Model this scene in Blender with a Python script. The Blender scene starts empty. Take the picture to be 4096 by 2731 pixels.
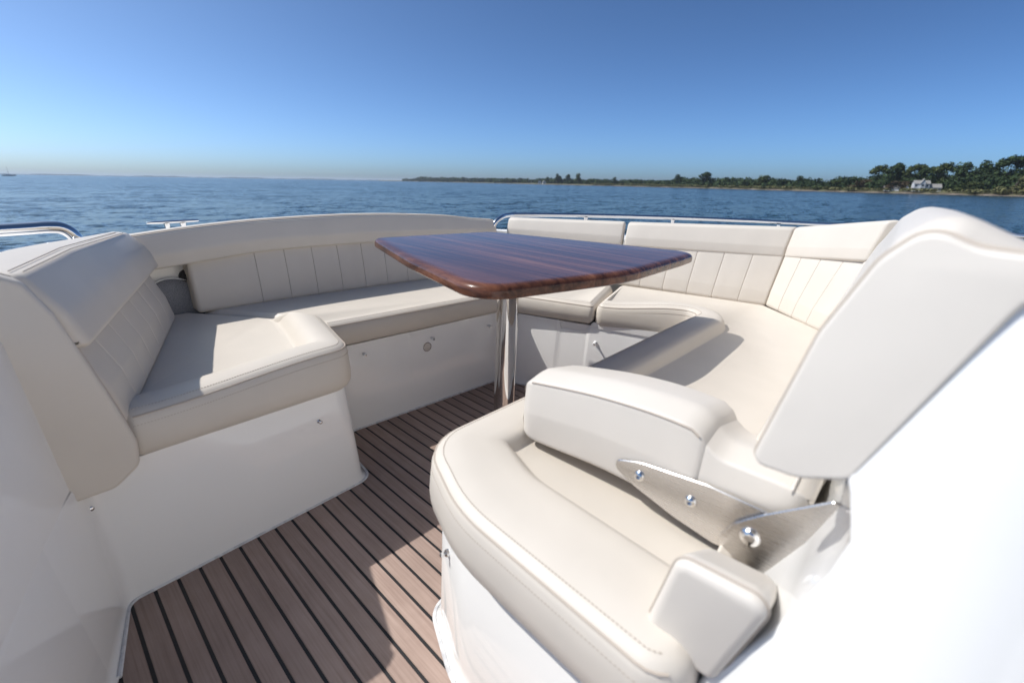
import bpy, bmesh, math, random
import numpy as np
from mathutils import Matrix, Vector

R = math.radians
scene = bpy.context.scene
col = scene.collection
EYE = 2.6                      # eye height above the water, metres
# ------------------------------------------------------------------ camera
cam_d = bpy.data.cameras.new('camera')
cam = bpy.data.objects.new('camera', cam_d)
col.objects.link(cam)
cam_d.sensor_width = 36.0
cam_d.lens = 16.0
cam_d.clip_start = 0.02
cam_d.clip_end = 40000
cam_d.dof.use_dof = True
cam_d.dof.focus_distance = 1.75
cam_d.dof.aperture_fstop = 2.8
cam_d.dof.aperture_blades = 9


def view_axes(pitch, roll, yaw):
    p, r, y = R(pitch), R(roll), R(yaw)
    F = np.array([-math.sin(y) * math.cos(p), math.cos(y) * math.cos(p), -math.sin(p)])
    R0 = np.array([math.cos(y), math.sin(y), 0.0])
    U0 = np.cross(R0, F)
    Rr = R0 * math.cos(r) + U0 * math.sin(r)
    Uu = -R0 * math.sin(r) + U0 * math.cos(r)
    return np.array([Rr, Uu, F]).T


AX_WORLD = view_axes(19.22, 0.98, -47.72)      # camera seen against the sea horizon
AX_BOAT = view_axes(19.95, 2.51, -47.72)       # camera seen against the boat, which is trimmed bow up
m = Matrix.Identity(4)
for i in range(3):
    m[i][0], m[i][1], m[i][2] = AX_WORLD[i][0], AX_WORLD[i][1], -AX_WORLD[i][2]
m[2][3] = EYE
cam.matrix_world = m
scene.camera = cam
TRIM = Matrix((AX_WORLD @ AX_BOAT.T).tolist()).to_4x4()
BOAT = Matrix.Translation((0, 0, EYE)) @ TRIM @ Matrix.Translation((0, 0, -1.0))   # boat frame: eye is 1 m above the cockpit floor

# ------------------------------------------------------------------ world and sun
light_dir = TRIM.to_3x3() @ Vector((0.48, -0.65, -1.0))      # as the shadows lie in the cockpit
SUN_AZ = math.degrees(math.atan2(-light_dir.y, -light_dir.x))   # azimuth counter-clockwise from +X
SUN_EL = math.degrees(math.atan2(-light_dir.z, math.hypot(light_dir.x, light_dir.y)))
world = bpy.data.worlds.new('World')
scene.world = world
world.use_nodes = True
wn = world.node_tree
wn.nodes.clear()
sky = wn.nodes.new('ShaderNodeTexSky')
sky.sky_type = 'NISHITA'
sky.sun_disc = False
sky.sun_elevation = R(SUN_EL)
sky.sun_rotation = R(90 - SUN_AZ)
sky.air_density = 0.58
sky.dust_density = 10.0
sky.ozone_density = 4.7
sky.altitude = 2350
bg = wn.nodes.new('ShaderNodeBackground')
bg.inputs['Strength'].default_value = 0.098
wo = wn.nodes.new('ShaderNodeOutputWorld')
gam = wn.nodes.new('ShaderNodeGamma')
gam.inputs[1].default_value = 1.25
wn.links.new(sky.outputs[0], gam.inputs[0])
tint = wn.nodes.new('ShaderNodeMix')           # one even tint over the whole sky: the camera's white balance
tint.data_type = 'RGBA'
tint.blend_type = 'MULTIPLY'
tint.inputs[0].default_value = 1.0
tint.inputs[7].default_value = (0.955, 1.125, 1.09, 1)
wn.links.new(gam.outputs[0], tint.inputs[6])
wn.links.new(tint.outputs[2], bg.inputs[0])
wn.links.new(bg.outputs[0], wo.inputs[0])
sun_d = bpy.data.lights.new('sun', 'SUN')
sun_d.energy = 3.7
sun_d.angle = R(0.53)
sun_d.color = (1.0, 0.965, 0.92)
sun = bpy.data.objects.new('sun', sun_d)
col.objects.link(sun)
to_sun = Vector((math.cos(R(SUN_EL)) * math.cos(R(SUN_AZ)), math.cos(R(SUN_EL)) * math.sin(R(SUN_AZ)), math.sin(R(SUN_EL))))
sun.rotation_euler = to_sun.to_track_quat('Z', 'Y').to_euler()
sun.location = (-8, 10, 20)
vs = scene.view_settings
vs.view_transform = 'Standard'
vs.look = 'None'
vs.gamma = 1.0
vs.exposure = 0.22
vs.use_curve_mapping = False

rng = random.Random(7)
nrg = np.random.default_rng(7)

# ------------------------------------------------------------------ materials
M = {}


def new_mat(name):
    mt = bpy.data.materials.new(name)
    mt.use_nodes = True
    nt = mt.node_tree
    nt.nodes.clear()
    out = nt.nodes.new('ShaderNodeOutputMaterial')
    b = nt.nodes.new('ShaderNodeBsdfPrincipled')
    nt.links.new(b.outputs[0], out.inputs[0])
    M[name] = mt
    return mt, nt, b


def node(nt, t, **kw):
    n = nt.nodes.new(t)
    for k, v in kw.items():
        if k in n.inputs:
            n.inputs[k].default_value = v
        else:
            setattr(n, k, v)
    return n


def ramp(nt, fac, stops):
    r = nt.nodes.new('ShaderNodeValToRGB')
    el = r.color_ramp.elements
    while len(el) < len(stops):
        el.new(0.5)
    for e, (p, c) in zip(el, stops):
        e.position = p
        e.color = (*c, 1) if len(c) == 3 else c
    nt.links.new(fac, r.inputs[0])
    return r


def noise_bump(nt, b, layers, coord='Object'):
    """layers: (scale, detail, distance, strength)"""
    tc = nt.nodes.new('ShaderNodeTexCoord')
    prev = None
    for sc_, de, di, st in layers:
        n = node(nt, 'ShaderNodeTexNoise', Scale=sc_, Detail=de)
        nt.links.new(tc.outputs[coord], n.inputs['Vector'])
        bp = node(nt, 'ShaderNodeBump', Strength=st, Distance=di)
        nt.links.new(n.outputs['Fac'], bp.inputs['Height'])
        if prev:
            nt.links.new(prev.outputs[0], bp.inputs['Normal'])
        prev = bp
    nt.links.new(prev.outputs[0], b.inputs['Normal'])
    return tc


def leather(name, c, rough=0.46):
    mt, nt, b = new_mat(name)
    tc = noise_bump(nt, b, [(5.0, 2.0, 0.012, 0.35), (900.0, 1.0, 0.0006, 0.30)])
    n = node(nt, 'ShaderNodeTexNoise', Scale=7.0, Detail=4.0)
    nt.links.new(tc.outputs['Object'], n.inputs['Vector'])
    lo = tuple(v * 0.95 for v in c)
    r = ramp(nt, n.outputs['Fac'], [(0.3, lo), (0.7, c)])
    nt.links.new(r.outputs[0], b.inputs['Base Color'])
    b.inputs['Roughness'].default_value = rough
    b.inputs['Specular IOR Level'].default_value = 0.42


leather('cream_vinyl', (0.655, 0.595, 0.518))
leather('cream_vinyl_worn', (0.69, 0.635, 0.565), 0.42)
leather('thread', (0.50, 0.43, 0.36), 0.7)

mt, nt, b = new_mat('gelcoat')
noise_bump(nt, b, [(3.0, 1.0, 0.01, 0.12), (60.0, 1.0, 0.0005, 0.05)])
b.inputs['Base Color'].default_value = (0.86, 0.845, 0.815, 1)
b.inputs['Roughness'].default_value = 0.10
b.inputs['Coat Weight'].default_value = 0.6
b.inputs['Coat Roughness'].default_value = 0.04

mt, nt, b = new_mat('deck_paint')                # matt non-skid of the side decks
noise_bump(nt, b, [(400.0, 2.0, 0.0008, 0.4)])
b.inputs['Base Color'].default_value = (0.78, 0.77, 0.75, 1)
b.inputs['Roughness'].default_value = 0.55

mt, nt, b = new_mat('sealant')
tc = node(nt, 'ShaderNodeTexCoord')
n = node(nt, 'ShaderNodeTexNoise', Scale=60.0, Detail=4.0)
nt.links.new(tc.outputs['Object'], n.inputs['Vector'])
r = ramp(nt, n.outputs['Fac'], [(0.35, (0.52, 0.52, 0.53)), (0.6, (0.70, 0.70, 0.70))])
nt.links.new(r.outputs[0], b.inputs['Base Color'])
b.inputs['Roughness'].default_value = 0.7

mt, nt, b = new_mat('steel')
noise_bump(nt, b, [(40.0, 3.0, 0.0004, 0.1)])
b.inputs['Base Color'].default_value = (0.72, 0.70, 0.68, 1)
b.inputs['Metallic'].default_value = 1.0
b.inputs['Roughness'].default_value = 0.07
mt, nt, b = new_mat('brushed_steel')
tc = node(nt, 'ShaderNodeTexCoord')
mp = node(nt, 'ShaderNodeMapping')
mp.inputs['Scale'].default_value = (4, 10, 300)
nt.links.new(tc.outputs['Object'], mp.inputs['Vector'])
n = node(nt, 'ShaderNodeTexNoise', Scale=3.0, Detail=3.0)
nt.links.new(mp.outputs[0], n.inputs['Vector'])
r = ramp(nt, n.outputs['Fac'], [(0.3, (0.22, 0.22, 0.22)), (0.7, (0.32, 0.32, 0.32))])
nt.links.new(r.outputs[0], b.inputs['Roughness'])
b.inputs['Base Color'].default_value = (0.60, 0.575, 0.555, 1)
b.inputs['Metallic'].default_value = 1.0

mt, nt, b = new_mat('black_rubber')
b.inputs['Base Color'].default_value = (0.012, 0.012, 0.013, 1)
b.inputs['Roughness'].default_value = 0.55
mt, nt, b = new_mat('white_plastic')
b.inputs['Base Color'].default_value = (0.78, 0.78, 0.77, 1)
b.inputs['Roughness'].default_value = 0.35
mt, nt, b = new_mat('lens')
b.inputs['Base Color'].default_value = (0.55, 0.50, 0.44, 1)
b.inputs['Roughness'].default_value = 0.12
b.inputs['Coat Weight'].default_value = 1.0

mt, nt, b = new_mat('teak')                      # synthetic teak strips, pinkish brown, scuffed
tc = node(nt, 'ShaderNodeTexCoord')
oi = node(nt, 'ShaderNodeObjectInfo')
mp = node(nt, 'ShaderNodeMapping')
mp.inputs['Scale'].default_value = (90, 2.2, 1)
nt.links.new(tc.outputs['Object'], mp.inputs['Vector'])
add = node(nt, 'ShaderNodeVectorMath', operation='ADD')
nt.links.new(mp.outputs[0], add.inputs[0])
rv = node(nt, 'ShaderNodeVectorMath', operation='SCALE')
cmb = node(nt, 'ShaderNodeCombineXYZ')
for k in range(3):
    nt.links.new(oi.outputs['Random'], cmb.inputs[k])
nt.links.new(cmb.outputs[0], rv.inputs[0])
rv.inputs['Scale'].default_value = 70
nt.links.new(rv.outputs[0], add.inputs[1])
n1 = node(nt, 'ShaderNodeTexNoise', Scale=2.0, Detail=6.0, Roughness=0.65)
nt.links.new(add.outputs[0], n1.inputs['Vector'])
n2 = node(nt, 'ShaderNodeTexNoise', Scale=9.0, Detail=5.0, Roughness=0.6)
nt.links.new(tc.outputs['Object'], n2.inputs['Vector'])
r1 = ramp(nt, n1.outputs['Fac'], [(0.25, (0.260, 0.180, 0.146)), (0.5, (0.345, 0.250, 0.205)), (0.8, (0.41, 0.305, 0.255))])
r2 = ramp(nt, n2.outputs['Fac'], [(0.25, (0.86, 0.84, 0.83)), (0.6, (1, 1, 1)), (0.85, (1.08, 1.08, 1.09))])
mx = node(nt, 'ShaderNodeMix', data_type='RGBA', blend_type='MULTIPLY')
mx.inputs[0].default_value = 1.0
nt.links.new(r1.outputs[0], mx.inputs[6])
nt.links.new(r2.outputs[0], mx.inputs[7])
hs = node(nt, 'ShaderNodeHueSaturation')
mr = node(nt, 'ShaderNodeMapRange')
mr.inputs['To Min'].default_value = 0.93
mr.inputs['To Max'].default_value = 1.16
nt.links.new(oi.outputs['Random'], mr.inputs['Value'])
nt.links.new(mr.outputs[0], hs.inputs['Value'])
nt.links.new(mx.outputs[2], hs.inputs['Color'])
nt.links.new(hs.outputs[0], b.inputs['Base Color'])
b.inputs['Roughness'].default_value = 0.62
bp = node(nt, 'ShaderNodeBump', Strength=0.35, Distance=0.0008)
nt.links.new(n1.outputs['Fac'], bp.inputs['Height'])
nt.links.new(bp.outputs[0], b.inputs['Normal'])

mt, nt, b = new_mat('varnished_wood')
tc = node(nt, 'ShaderNodeTexCoord')
mp = node(nt, 'ShaderNodeMapping')
mp.inputs['Scale'].default_value = (34, 1.1, 34)
mp.inputs['Rotation'].default_value = (0, 0, R(-9))
nt.links.new(tc.outputs['Object'], mp.inputs['Vector'])
n1 = node(nt, 'ShaderNodeTexNoise', Scale=1.0, Detail=7.0, Roughness=0.62, Distortion=0.5)
nt.links.new(mp.outputs[0], n1.inputs['Vector'])
mp2 = node(nt, 'ShaderNodeMapping')
mp2.inputs['Scale'].default_value = (6.5, 0.25, 6.5)
mp2.inputs['Rotation'].default_value = (0, 0, R(-9))
nt.links.new(tc.outputs['Object'], mp2.inputs['Vector'])
n2 = node(nt, 'ShaderNodeTexNoise', Scale=1.0, Detail=3.0)
nt.links.new(mp2.outputs[0], n2.inputs['Vector'])
r1 = ramp(nt, n1.outputs['Fac'], [(0.30, (0.020, 0.009, 0.006)), (0.44, (0.085, 0.034, 0.020)), (0.58, (0.155, 0.064, 0.036)), (0.74, (0.27, 0.125, 0.07))])
r2 = ramp(nt, n2.outputs['Fac'], [(0.3, (0.62, 0.60, 0.60)), (0.7, (1.15, 1.10, 1.06))])
mx = node(nt, 'ShaderNodeMix', data_type='RGBA', blend_type='MULTIPLY')
mx.inputs[0].default_value = 1.0
nt.links.new(r1.outputs[0], mx.inputs[6])
nt.links.new(r2.outputs[0], mx.inputs[7])
nt.links.new(mx.outputs[2], b.inputs['Base Color'])
b.inputs['Roughness'].default_value = 0.25
b.inputs['Coat Weight'].default_value = 0.34
b.inputs['Coat Roughness'].default_value = 0.035
b.inputs['Coat IOR'].default_value = 1.42
b.inputs['Specular IOR Level'].default_value = 0.2

mt, nt, b = new_mat('speaker_mesh')
tc = node(nt, 'ShaderNodeTexCoord')
v = node(nt, 'ShaderNodeTexVoronoi', Scale=420.0)
nt.links.new(tc.outputs['Object'], v.inputs['Vector'])
r = ramp(nt, v.outputs['Distance'], [(0.2, (0.12, 0.125, 0.14)), (0.6, (0.25, 0.255, 0.275))])
nt.links.new(r.outputs[0], b.inputs['Base Color'])
b.inputs['Roughness'].default_value = 0.6

# ------------------------------------------------------------------ mesh helpers
boat_tops = []


def tag(o, label=None, cat=None, group=None, kind=None):
    if label: o['label'] = label
    if cat: o['category'] = cat
    if group: o['group'] = group
    if kind: o['kind'] = kind
    return o


def empty(name, loc=(0, 0, 0), boat=True):
    o = bpy.data.objects.new(name, None)
    o.empty_display_size = 0.05
    col.objects.link(o)
    o.location = loc
    if boat: boat_tops.append(o)
    return o


def mk(name, verts, faces, mat, parent=None, smooth=40, boat=True, kind=None):
    me = bpy.data.meshes.new(name)
    V = [tuple(float(c) for c in v) for v in verts]
    if parent is not None and isinstance(parent, bpy.types.Object) and parent.parent is None:
        off = parent.location
        V = [(v[0] - off[0], v[1] - off[1], v[2] - off[2]) for v in V]
    elif parent is not None and parent.parent is not None:
        off = parent.parent.location
        V = [(v[0] - off[0], v[1] - off[1], v[2] - off[2]) for v in V]
    me.from_pydata(V, [], [tuple(f) for f in faces])
    bm = bmesh.new()
    bm.from_mesh(me)
    bmesh.ops.recalc_face_normals(bm, faces=bm.faces)
    bm.to_mesh(me)
    bm.free()
    if smooth:
        me.shade_smooth()
        me.set_sharp_from_angle(angle=R(smooth))
    o = bpy.data.objects.new(name, me)
    col.objects.link(o)
    me.materials.append(M[mat] if isinstance(mat, str) else mat)
    if parent is not None:
        o.parent = parent
    elif boat:
        boat_tops.append(o)
    if kind: o['kind'] = kind
    return o


class MB:
    def __init__(s): s.v, s.f = [], []

    def add(s, v, f):
        k = len(s.v)
        s.v += [tuple(p) for p in v]
        s.f += [tuple(i + k for i in q) for q in f]
        return s

    def box(s, x0, x1, y0, y1, z0, z1):
        v = [(x, y, z) for x in (x0, x1) for y in (y0, y1) for z in (z0, z1)]
        return s.add(v, [(0, 1, 3, 2), (4, 6, 7, 5), (0, 4, 5, 1), (2, 3, 7, 6), (0, 2, 6, 4), (1, 5, 7, 3)])


def loft_faces(n, m, cap=True, closed=True):
    f = []
    for i in range(n - 1):
        for j in range(m if closed else m - 1):
            k = (j + 1) % m
            f.append((i * m + j, i * m + k, (i + 1) * m + k, (i + 1) * m + j))
    if cap:
        f.append(tuple(range(m)))
        f.append(tuple((n - 1) * m + j for j in range(m)))
    return f


def loft(secs, cap=True, closed=True):
    secs = [np.asarray(s, float) for s in secs]
    return np.concatenate(secs), loft_faces(len(secs), len(secs[0]), cap, closed)


def round_poly(pts, rad, n=5):
    """closed 2-D polygon with rounded corners; rad a number or one per corner"""
    pts = [np.array(p, float) for p in pts]
    k = len(pts)
    out = []
    for i in range(k):
        r = rad[i] if hasattr(rad, '__len__') else rad
        p, a, c = pts[i], pts[i - 1], pts[(i + 1) % k]
        u = a - p; w = c - p
        lu, lw = np.linalg.norm(u), np.linalg.norm(w)
        u /= lu; w /= lw
        cosa = max(-0.9999, min(0.9999, float(u @ w)))
        half = math.acos(cosa) / 2
        t = min(r / math.tan(half), lu * 0.48, lw * 0.48)
        rr = t * math.tan(half)
        bis = u + w
        nb = np.linalg.norm(bis)
        if nb < 1e-3:
            out += [p + (u * t) * (1 - q / n) + (w * t) * (q / n) for q in range(n + 1)]
            continue
        cen = p + bis / nb * (rr / math.sin(half))
        s0 = p + u * t - cen; s1 = p + w * t - cen
        a0 = math.atan2(s0[1], s0[0]); a1 = math.atan2(s1[1], s1[0])
        d = (a1 - a0 + math.pi) % (2 * math.pi) - math.pi
        out += [cen + rr * np.array([math.cos(a0 + d * q / n), math.sin(a0 + d * q / n)]) for q in range(n + 1)]
    return np.array(out)


def crom(keys, vals, t):
    """smooth interpolation of arrays (Catmull-Rom, clamped)"""
    if t <= keys[0]: return np.asarray(vals[0], float)
    if t >= keys[-1]: return np.asarray(vals[-1], float)
    i = max(k for k in range(len(keys) - 1) if keys[k] <= t)
    u = (t - keys[i]) / (keys[i + 1] - keys[i])
    p1, p2 = np.asarray(vals[i], float), np.asarray(vals[i + 1], float)
    h = keys[i + 1] - keys[i]
    m1 = (p2 - np.asarray(vals[i - 1], float)) / (keys[i + 1] - keys[i - 1]) * h if i > 0 else (p2 - p1)
    m2 = (np.asarray(vals[i + 2], float) - p1) / (keys[i + 2] - keys[i]) * h if i + 2 < len(keys) else (p2 - p1)
    return (2 * u**3 - 3 * u**2 + 1) * p1 + (u**3 - 2 * u**2 + u) * m1 + (-2 * u**3 + 3 * u**2) * p2 + (u**3 - u**2) * m2


def inset_loop(s, t):
    s = np.asarray(s, float)
    c = s.mean(0)
    T = np.roll(s, -1, 0) - np.roll(s, 1, 0)
    N = np.cross(s - c, np.roll(s, -1, 0) - c).sum(0)
    N /= np.linalg.norm(N) + 1e-12
    I = np.cross(N, T)
    ln = np.linalg.norm(I, axis=1, keepdims=True)
    I = np.where(ln > 1e-9, I / (ln + 1e-12), (c - s))
    return s + I * t


def sweep(sec, s0, s1, n=16, rend=0.015, rend1=None, wob=0.0):
    """soft cushion: sections sec(s) for s0..s1 (metres along), rounded over at both ends"""
    r1 = rend if rend1 is None else rend1
    na = 5
    a0 = s0 + rend
    a1 = s1 - r1
    prof = []
    for q in range(na + 1):
        a = math.pi / 2 * q / na
        prof.append((1 - math.sin(a), 1 - math.cos(a)))          # along, inset (a=90deg is the end)
    st = []
    if rend > 0:
        for al, ins in reversed(prof):
            st.append((s0 + rend * al, rend * ins))
    else:
        st.append((s0, 0))
    for q in range(1, n):
        st.append((a0 + (a1 - a0) * q / n, 0))
    if r1 > 0:
        for al, ins in prof:
            st.append((s1 - r1 * al, r1 * ins))
    else:
        st.append((s1, 0))
    secs = []
    for s, ins in st:
        S = np.asarray(sec(s), float)
        secs.append(inset_loop(S, ins) if ins > 1e-6 else S)
    return loft(secs)


def tube(path, r, n=8, cap=True):
    P = [np.array(p, float) for p in path]
    secs = []
    up = np.array([0.01, 0.02, 1.0])
    prev = None
    for i, p in enumerate(P):
        t = P[min(i + 1, len(P) - 1)] - P[max(i - 1, 0)]
        t /= np.linalg.norm(t) + 1e-12
        if prev is None:
            a = np.cross(t, up)
            if np.linalg.norm(a) < 0.1: a = np.cross(t, np.array([1.0, 0, 0]))
        else:
            a = prev - t * (prev @ t)
        a /= np.linalg.norm(a)
        prev = a
        bb = np.cross(t, a)
        rr = r[i] if hasattr(r, '__len__') else r
        secs.append([p + rr * (math.cos(q * 2 * math.pi / n) * a + math.sin(q * 2 * math.pi / n) * bb) for q in range(n)])
    return loft(secs, cap)


def smooth_path(pts, n=8):
    k = list(range(len(pts)))
    return [crom(k, pts, q / n) for q in range(n * (len(pts) - 1) + 1)]


def lathe(profile, c, axis=(0, 0, 1), n=16):
    """profile of (radius, height) turned round an axis at c"""
    ax = np.array(axis, float); ax /= np.linalg.norm(ax)
    a = np.cross(ax, (0.3, 0.9, 0.1)); a /= np.linalg.norm(a)
    bb = np.cross(ax, a)
    secs = [[np.array(c) + ax * h + r * (math.cos(2 * math.pi * q / n) * a + math.sin(2 * math.pi * q / n) * bb) for q in range(n)] for r, h in profile]
    return loft(secs)


def ring(poly, t, radii, narc=6, nsub=10, scale=None):
    """plan outline shrunk by t (per-edge scale), corners rounded; same point count for every t. Counter-clockwise."""
    k = len(poly)
    P = [np.array(p, float) for p in poly]
    lines = []
    for i in range(k):
        a, c = P[i], P[(i + 1) % k]
        d = (c - a) / np.linalg.norm(c - a)
        nn = np.array([-d[1], d[0]])
        ti = t * (scale[i] if scale else 1)
        lines.append((a + nn * ti, d, nn, ti))
    C = []
    for i in range(k):
        p, d, _, _ = lines[i - 1]
        q, e, _, _ = lines[i]
        den = d[0] * e[1] - d[1] * e[0]
        if abs(den) < 1e-4:
            C.append(q)
        else:
            s = ((q - p)[0] * e[1] - (q - p)[1] * e[0]) / den
            C.append(p + d * s)
    arcs = []
    for i in range(k):
        d = lines[i - 1][1]; e = lines[i][1]
        cr = d[0] * e[1] - d[1] * e[0]
        r = radii[i]
        tt = max(lines[i - 1][3], lines[i][3])
        rr = max(r - tt, 0.006) if cr > 0 else r + tt
        ang = math.acos(max(-1, min(1, float(d @ e))))
        ln = rr * math.tan(ang / 2)
        L0 = np.linalg.norm(C[i] - C[i - 1]); L1 = np.linalg.norm(C[(i + 1) % k] - C[i])
        lim = min(L0, L1) * 0.48
        if ln > lim:
            ln = lim; rr = ln / max(math.tan(ang / 2), 1e-6)
        if ang < 0.02:
            arcs.append([C[i] + d * (ln or 0.001) * (2 * q / narc - 1) for q in range(narc + 1)])
            continue
        s0 = C[i] - d * ln
        sgn = 1 if cr > 0 else -1
        nrm = np.array([-d[1], d[0]]) * sgn
        cen = s0 + nrm * rr
        v0 = s0 - cen
        pts = []
        for q in range(narc + 1):
            a = sgn * ang * q / narc
            pts.append(cen + np.array([v0[0] * math.cos(a) - v0[1] * math.sin(a), v0[0] * math.sin(a) + v0[1] * math.cos(a)]))
        arcs.append(pts)
    out, par = [], []
    for i in range(k):
        for q, p in enumerate(arcs[i]):
            out.append(p); par.append(i - 0.0001 if q < narc / 2 else i)
        a = arcs[i][-1]; c = arcs[(i + 1) % k][0]
        for q in range(1, nsub):
            out.append(a + (c - a) * q / nsub); par.append(i + q / nsub)
    return np.array(out), par


def cushion_seat(name, parent, poly, radii, zb, zt, roll, mat='cream_vinyl', rollh=0.05, width=None, rtop=0.022, bulge=0.006, soft=False):
    """seat cushion: plan polygon, soft edges, and a raised front roll where roll (per corner 0..1) says so"""
    k = len(poly)
    base, par = ring(poly, 0.0, radii)
    w = []
    for p in par:
        i = int(math.floor(p + 1e-3)) % k
        u = max(0.0, p - math.floor(p + 1e-3))
        u = u * u * (3 - 2 * u)
        w.append(roll[i] * (1 - u) + roll[(i + 1) % k] * u)
    w = np.array(w)
    W = width or [0.11] * k
    H = zt - zb
    steps = []          # (inset, z when flat, z when rolled)
    steps.append((0.016, zb, zb))
    steps.append((0.004, zb + 0.010, zb + 0.010))
    steps.append((-bulge * 0.6, zb + H * 0.25, zb + H * 0.25))
    steps.append((-bulge, zb + H * 0.5, zb + H * 0.55))
    steps.append((-bulge * 0.6, zt - rtop * 1.3, zb + H * 0.85))
    steps.append((0.0, zt - rtop, zt + rollh - 0.022))
    steps.append((0.005, zt - rtop * 0.6, zt + rollh - 0.012))
    steps.append((0.012, zt - rtop * 0.3, zt + rollh - 0.005))
    steps.append((0.022, zt - rtop * 0.1, zt + rollh))
    secs = []
    for t, zf, zr in steps:
        p, _ = ring(poly, t, radii)
        secs.append(np.column_stack([p, zf + (zr - zf) * w]))
    prof = ((0.3, 1.10), (0.52, 1.06), (0.70, 0.86), (0.84, 0.52), (0.93, 0.22), (1.0, 0.05), (1.05, 0.0)) if soft else ((0.3, 1.04), (0.6, 1.03), (0.80, 0.93), (0.90, 0.70), (0.955, 0.36), (1.0, 0.09), (1.04, 0.0))
    for fr, hz in prof:
        p, _ = ring(poly, 1.0, radii, scale=[0.022 + (x - 0.022) * fr for x in W])
        secs.append(np.column_stack([p, zt + rollh * hz * w]))
    v, f = loft(secs)
    return mk(name, v, f, mat, parent, smooth=60), secs


def piping(parent, sec, idx, r=0.0022, name='piping', mat='thread', off=(0, 0, 0)):
    pts = [np.array(sec[i % len(sec)]) + np.array(off) for i in idx]
    v, f = tube(pts, r, 6)
    return mk(name, v, f, mat, parent)


# =================================================================== BOAT (boat frame, cockpit floor z = 0)
# ---------------- floor with separate strips
floor = MB().box(-1.2, 2.3, -1.4, 1.75, -0.03, 0.0015)
deck = mk('deck_floor', floor.v, floor.f, 'black_rubber', None, smooth=0)
tag(deck, 'brown strip decking with black caulk joints on the cockpit floor', None, None, 'structure')
PITCH = 0.0482
me0 = None
for i in range(-12, 46):
    xa = -0.0054 + i * PITCH
    if me0 is None:
        w2, L0, L1, h = PITCH - 0.0076, -1.4, 1.72, 0.0042
        bvl = 0.0012
        vv = []
        for y in (L0, L1):
            vv += [(0, y, 0), (0, y, h - bvl), (bvl, y, h), (w2 - bvl, y, h), (w2, y, h - bvl), (w2, y, 0)]
        ff = loft_faces(2, 6)
        pl = mk('plank', vv, ff, 'teak', deck, smooth=0)
        me0 = pl.data
    else:
        pl = bpy.data.objects.new('plank', me0)
        col.objects.link(pl)
        pl.parent = deck
    pl.location = (xa + 0.0038, 0, 0)

# ---------------- moulded seat base, left return and long bench and far side (one moulding)
base_l = empty('bench_moulding', (0.6, 1.4, 0))
tag(base_l, 'glossy white moulded seat base under the left corner and long bench cushions', 'bench')


def wall_levels(path_fn, levels, closed=False):
    secs = [np.column_stack([path_fn(t), np.full(len(path_fn(t)), z)]) for z, t in levels]
    return loft(secs, cap=False, closed=closed)


LW = (-0.01, 1.193)                      # where the left wall meets the return seat front
def left_front(t):
    """plan line of the left wall, return-seat front and bench front; t = how far the draft has moved it inwards"""
    pts = [(-0.30 - t * .3, 0.05), (-0.065 - t, 0.994), (LW[0] - 0.3 * t, LW[1] + 0.1 * t), (0.640 - 1.6 * t, 1.225 + 0.0 * t), (0.675 - 1.4 * t, 1.545 + 0.3 * t), (1.535, 1.498 + .3 * t), (1.575 + .6 * t, 1.46 + .3 * t), (1.840 + .6 * t, 0.72), (1.82, 0.68)]
    rad = [0.0, 0.02, 0.035, 0.06, 0.03, 0.05, 0.04, 0.03, 0.01]
    out = [np.array(pts[0])]
    for i in range(1, len(pts) - 1):
        p, a, c = np.array(pts[i]), np.array(pts[i - 1]), np.array(pts[i + 1])
        u = (a - p) / np.linalg.norm(a - p); w = (c - p) / np.linalg.norm(c - p)
        half = math.acos(max(-.9999, min(.9999, float(u @ w)))) / 2
        tl = min(rad[i] / math.tan(half), .4 * np.linalg.norm(a - p), .4 * np.linalg.norm(c - p))
        for q in range(7):
            s = q / 6
            out.append((1 - s)**2 * (p + u * tl) + 2 * s * (1 - s) * p + s * s * (p + w * tl))
    out.append(np.array(pts[-1]))
    return np.array(out)


def dense(P, step=0.012):
    out = [P[0]]
    for a, c in zip(P[:-1], P[1:]):
        k = max(1, int(np.linalg.norm(c - a) / step))
        out += [a + (c - a) * (q + 1) / k for q in range(k)]
    return np.array(out)
def dense_n(P, ns):
    out = [P[0]]
    for a, c, k in zip(P[:-1], P[1:], ns): out += [a + (c - a) * (q + 1) / k for q in range(k)]
    return np.array(out)
_p = left_front(0.0)
NS = [max(1, int(np.linalg.norm(c - a) / 0.012)) for a, c in zip(_p[:-1], _p[1:])]
lv = [(0.0, -0.010), (0.006, -0.008), (0.016, 0.0), (0.04, 0.002), (0.36, 0.022), (0.368, 0.026)]
v, f = wall_levels(lambda t: dense_n(left_front(t), NS), lv)
for p in v:                                   # finger notches in the rim, at the bench and at the far side
    if p[2] > 0.3:
        s_far = float((p[:2] - np.array([1.575, 1.46])) @ np.array([0.331, -0.943]))
        if (1.045 < p[0] < 1.155 and p[1] > 1.45): p[2] -= 0.026
        if 0.26 < s_far < 0.395 and p[0] > 1.6: p[2] -= 0.036
mk('front_wall', v, f, 'gelcoat', base_l, smooth=50)
# shelf under the cushions, a little below the rim of the front wall
lf = left_front(0.03)
i0 = next(i for i, p in enumerate(lf) if p[0] > 0.02)
shelf = [tuple(p) for p in lf[i0:]] + [(2.55, 0.5), (2.6, 1.4), (2.2, 2.2), (0.2, 2.25), (-0.15, 1.6), (-0.15, 1.23)]
mk('seat_shelf', [(x, y, 0.366) for x, y in shelf] + [(x, y, 0.33) for x, y in shelf],
   [tuple(range(len(shelf))), tuple(range(2 * len(shelf) - 1, len(shelf) - 1, -1))] + [(i, (i + 1) % len(shelf), len(shelf) + (i + 1) % len(shelf), len(shelf) + i) for i in range(len(shelf))],
   'gelcoat', base_l, smooth=0)
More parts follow.
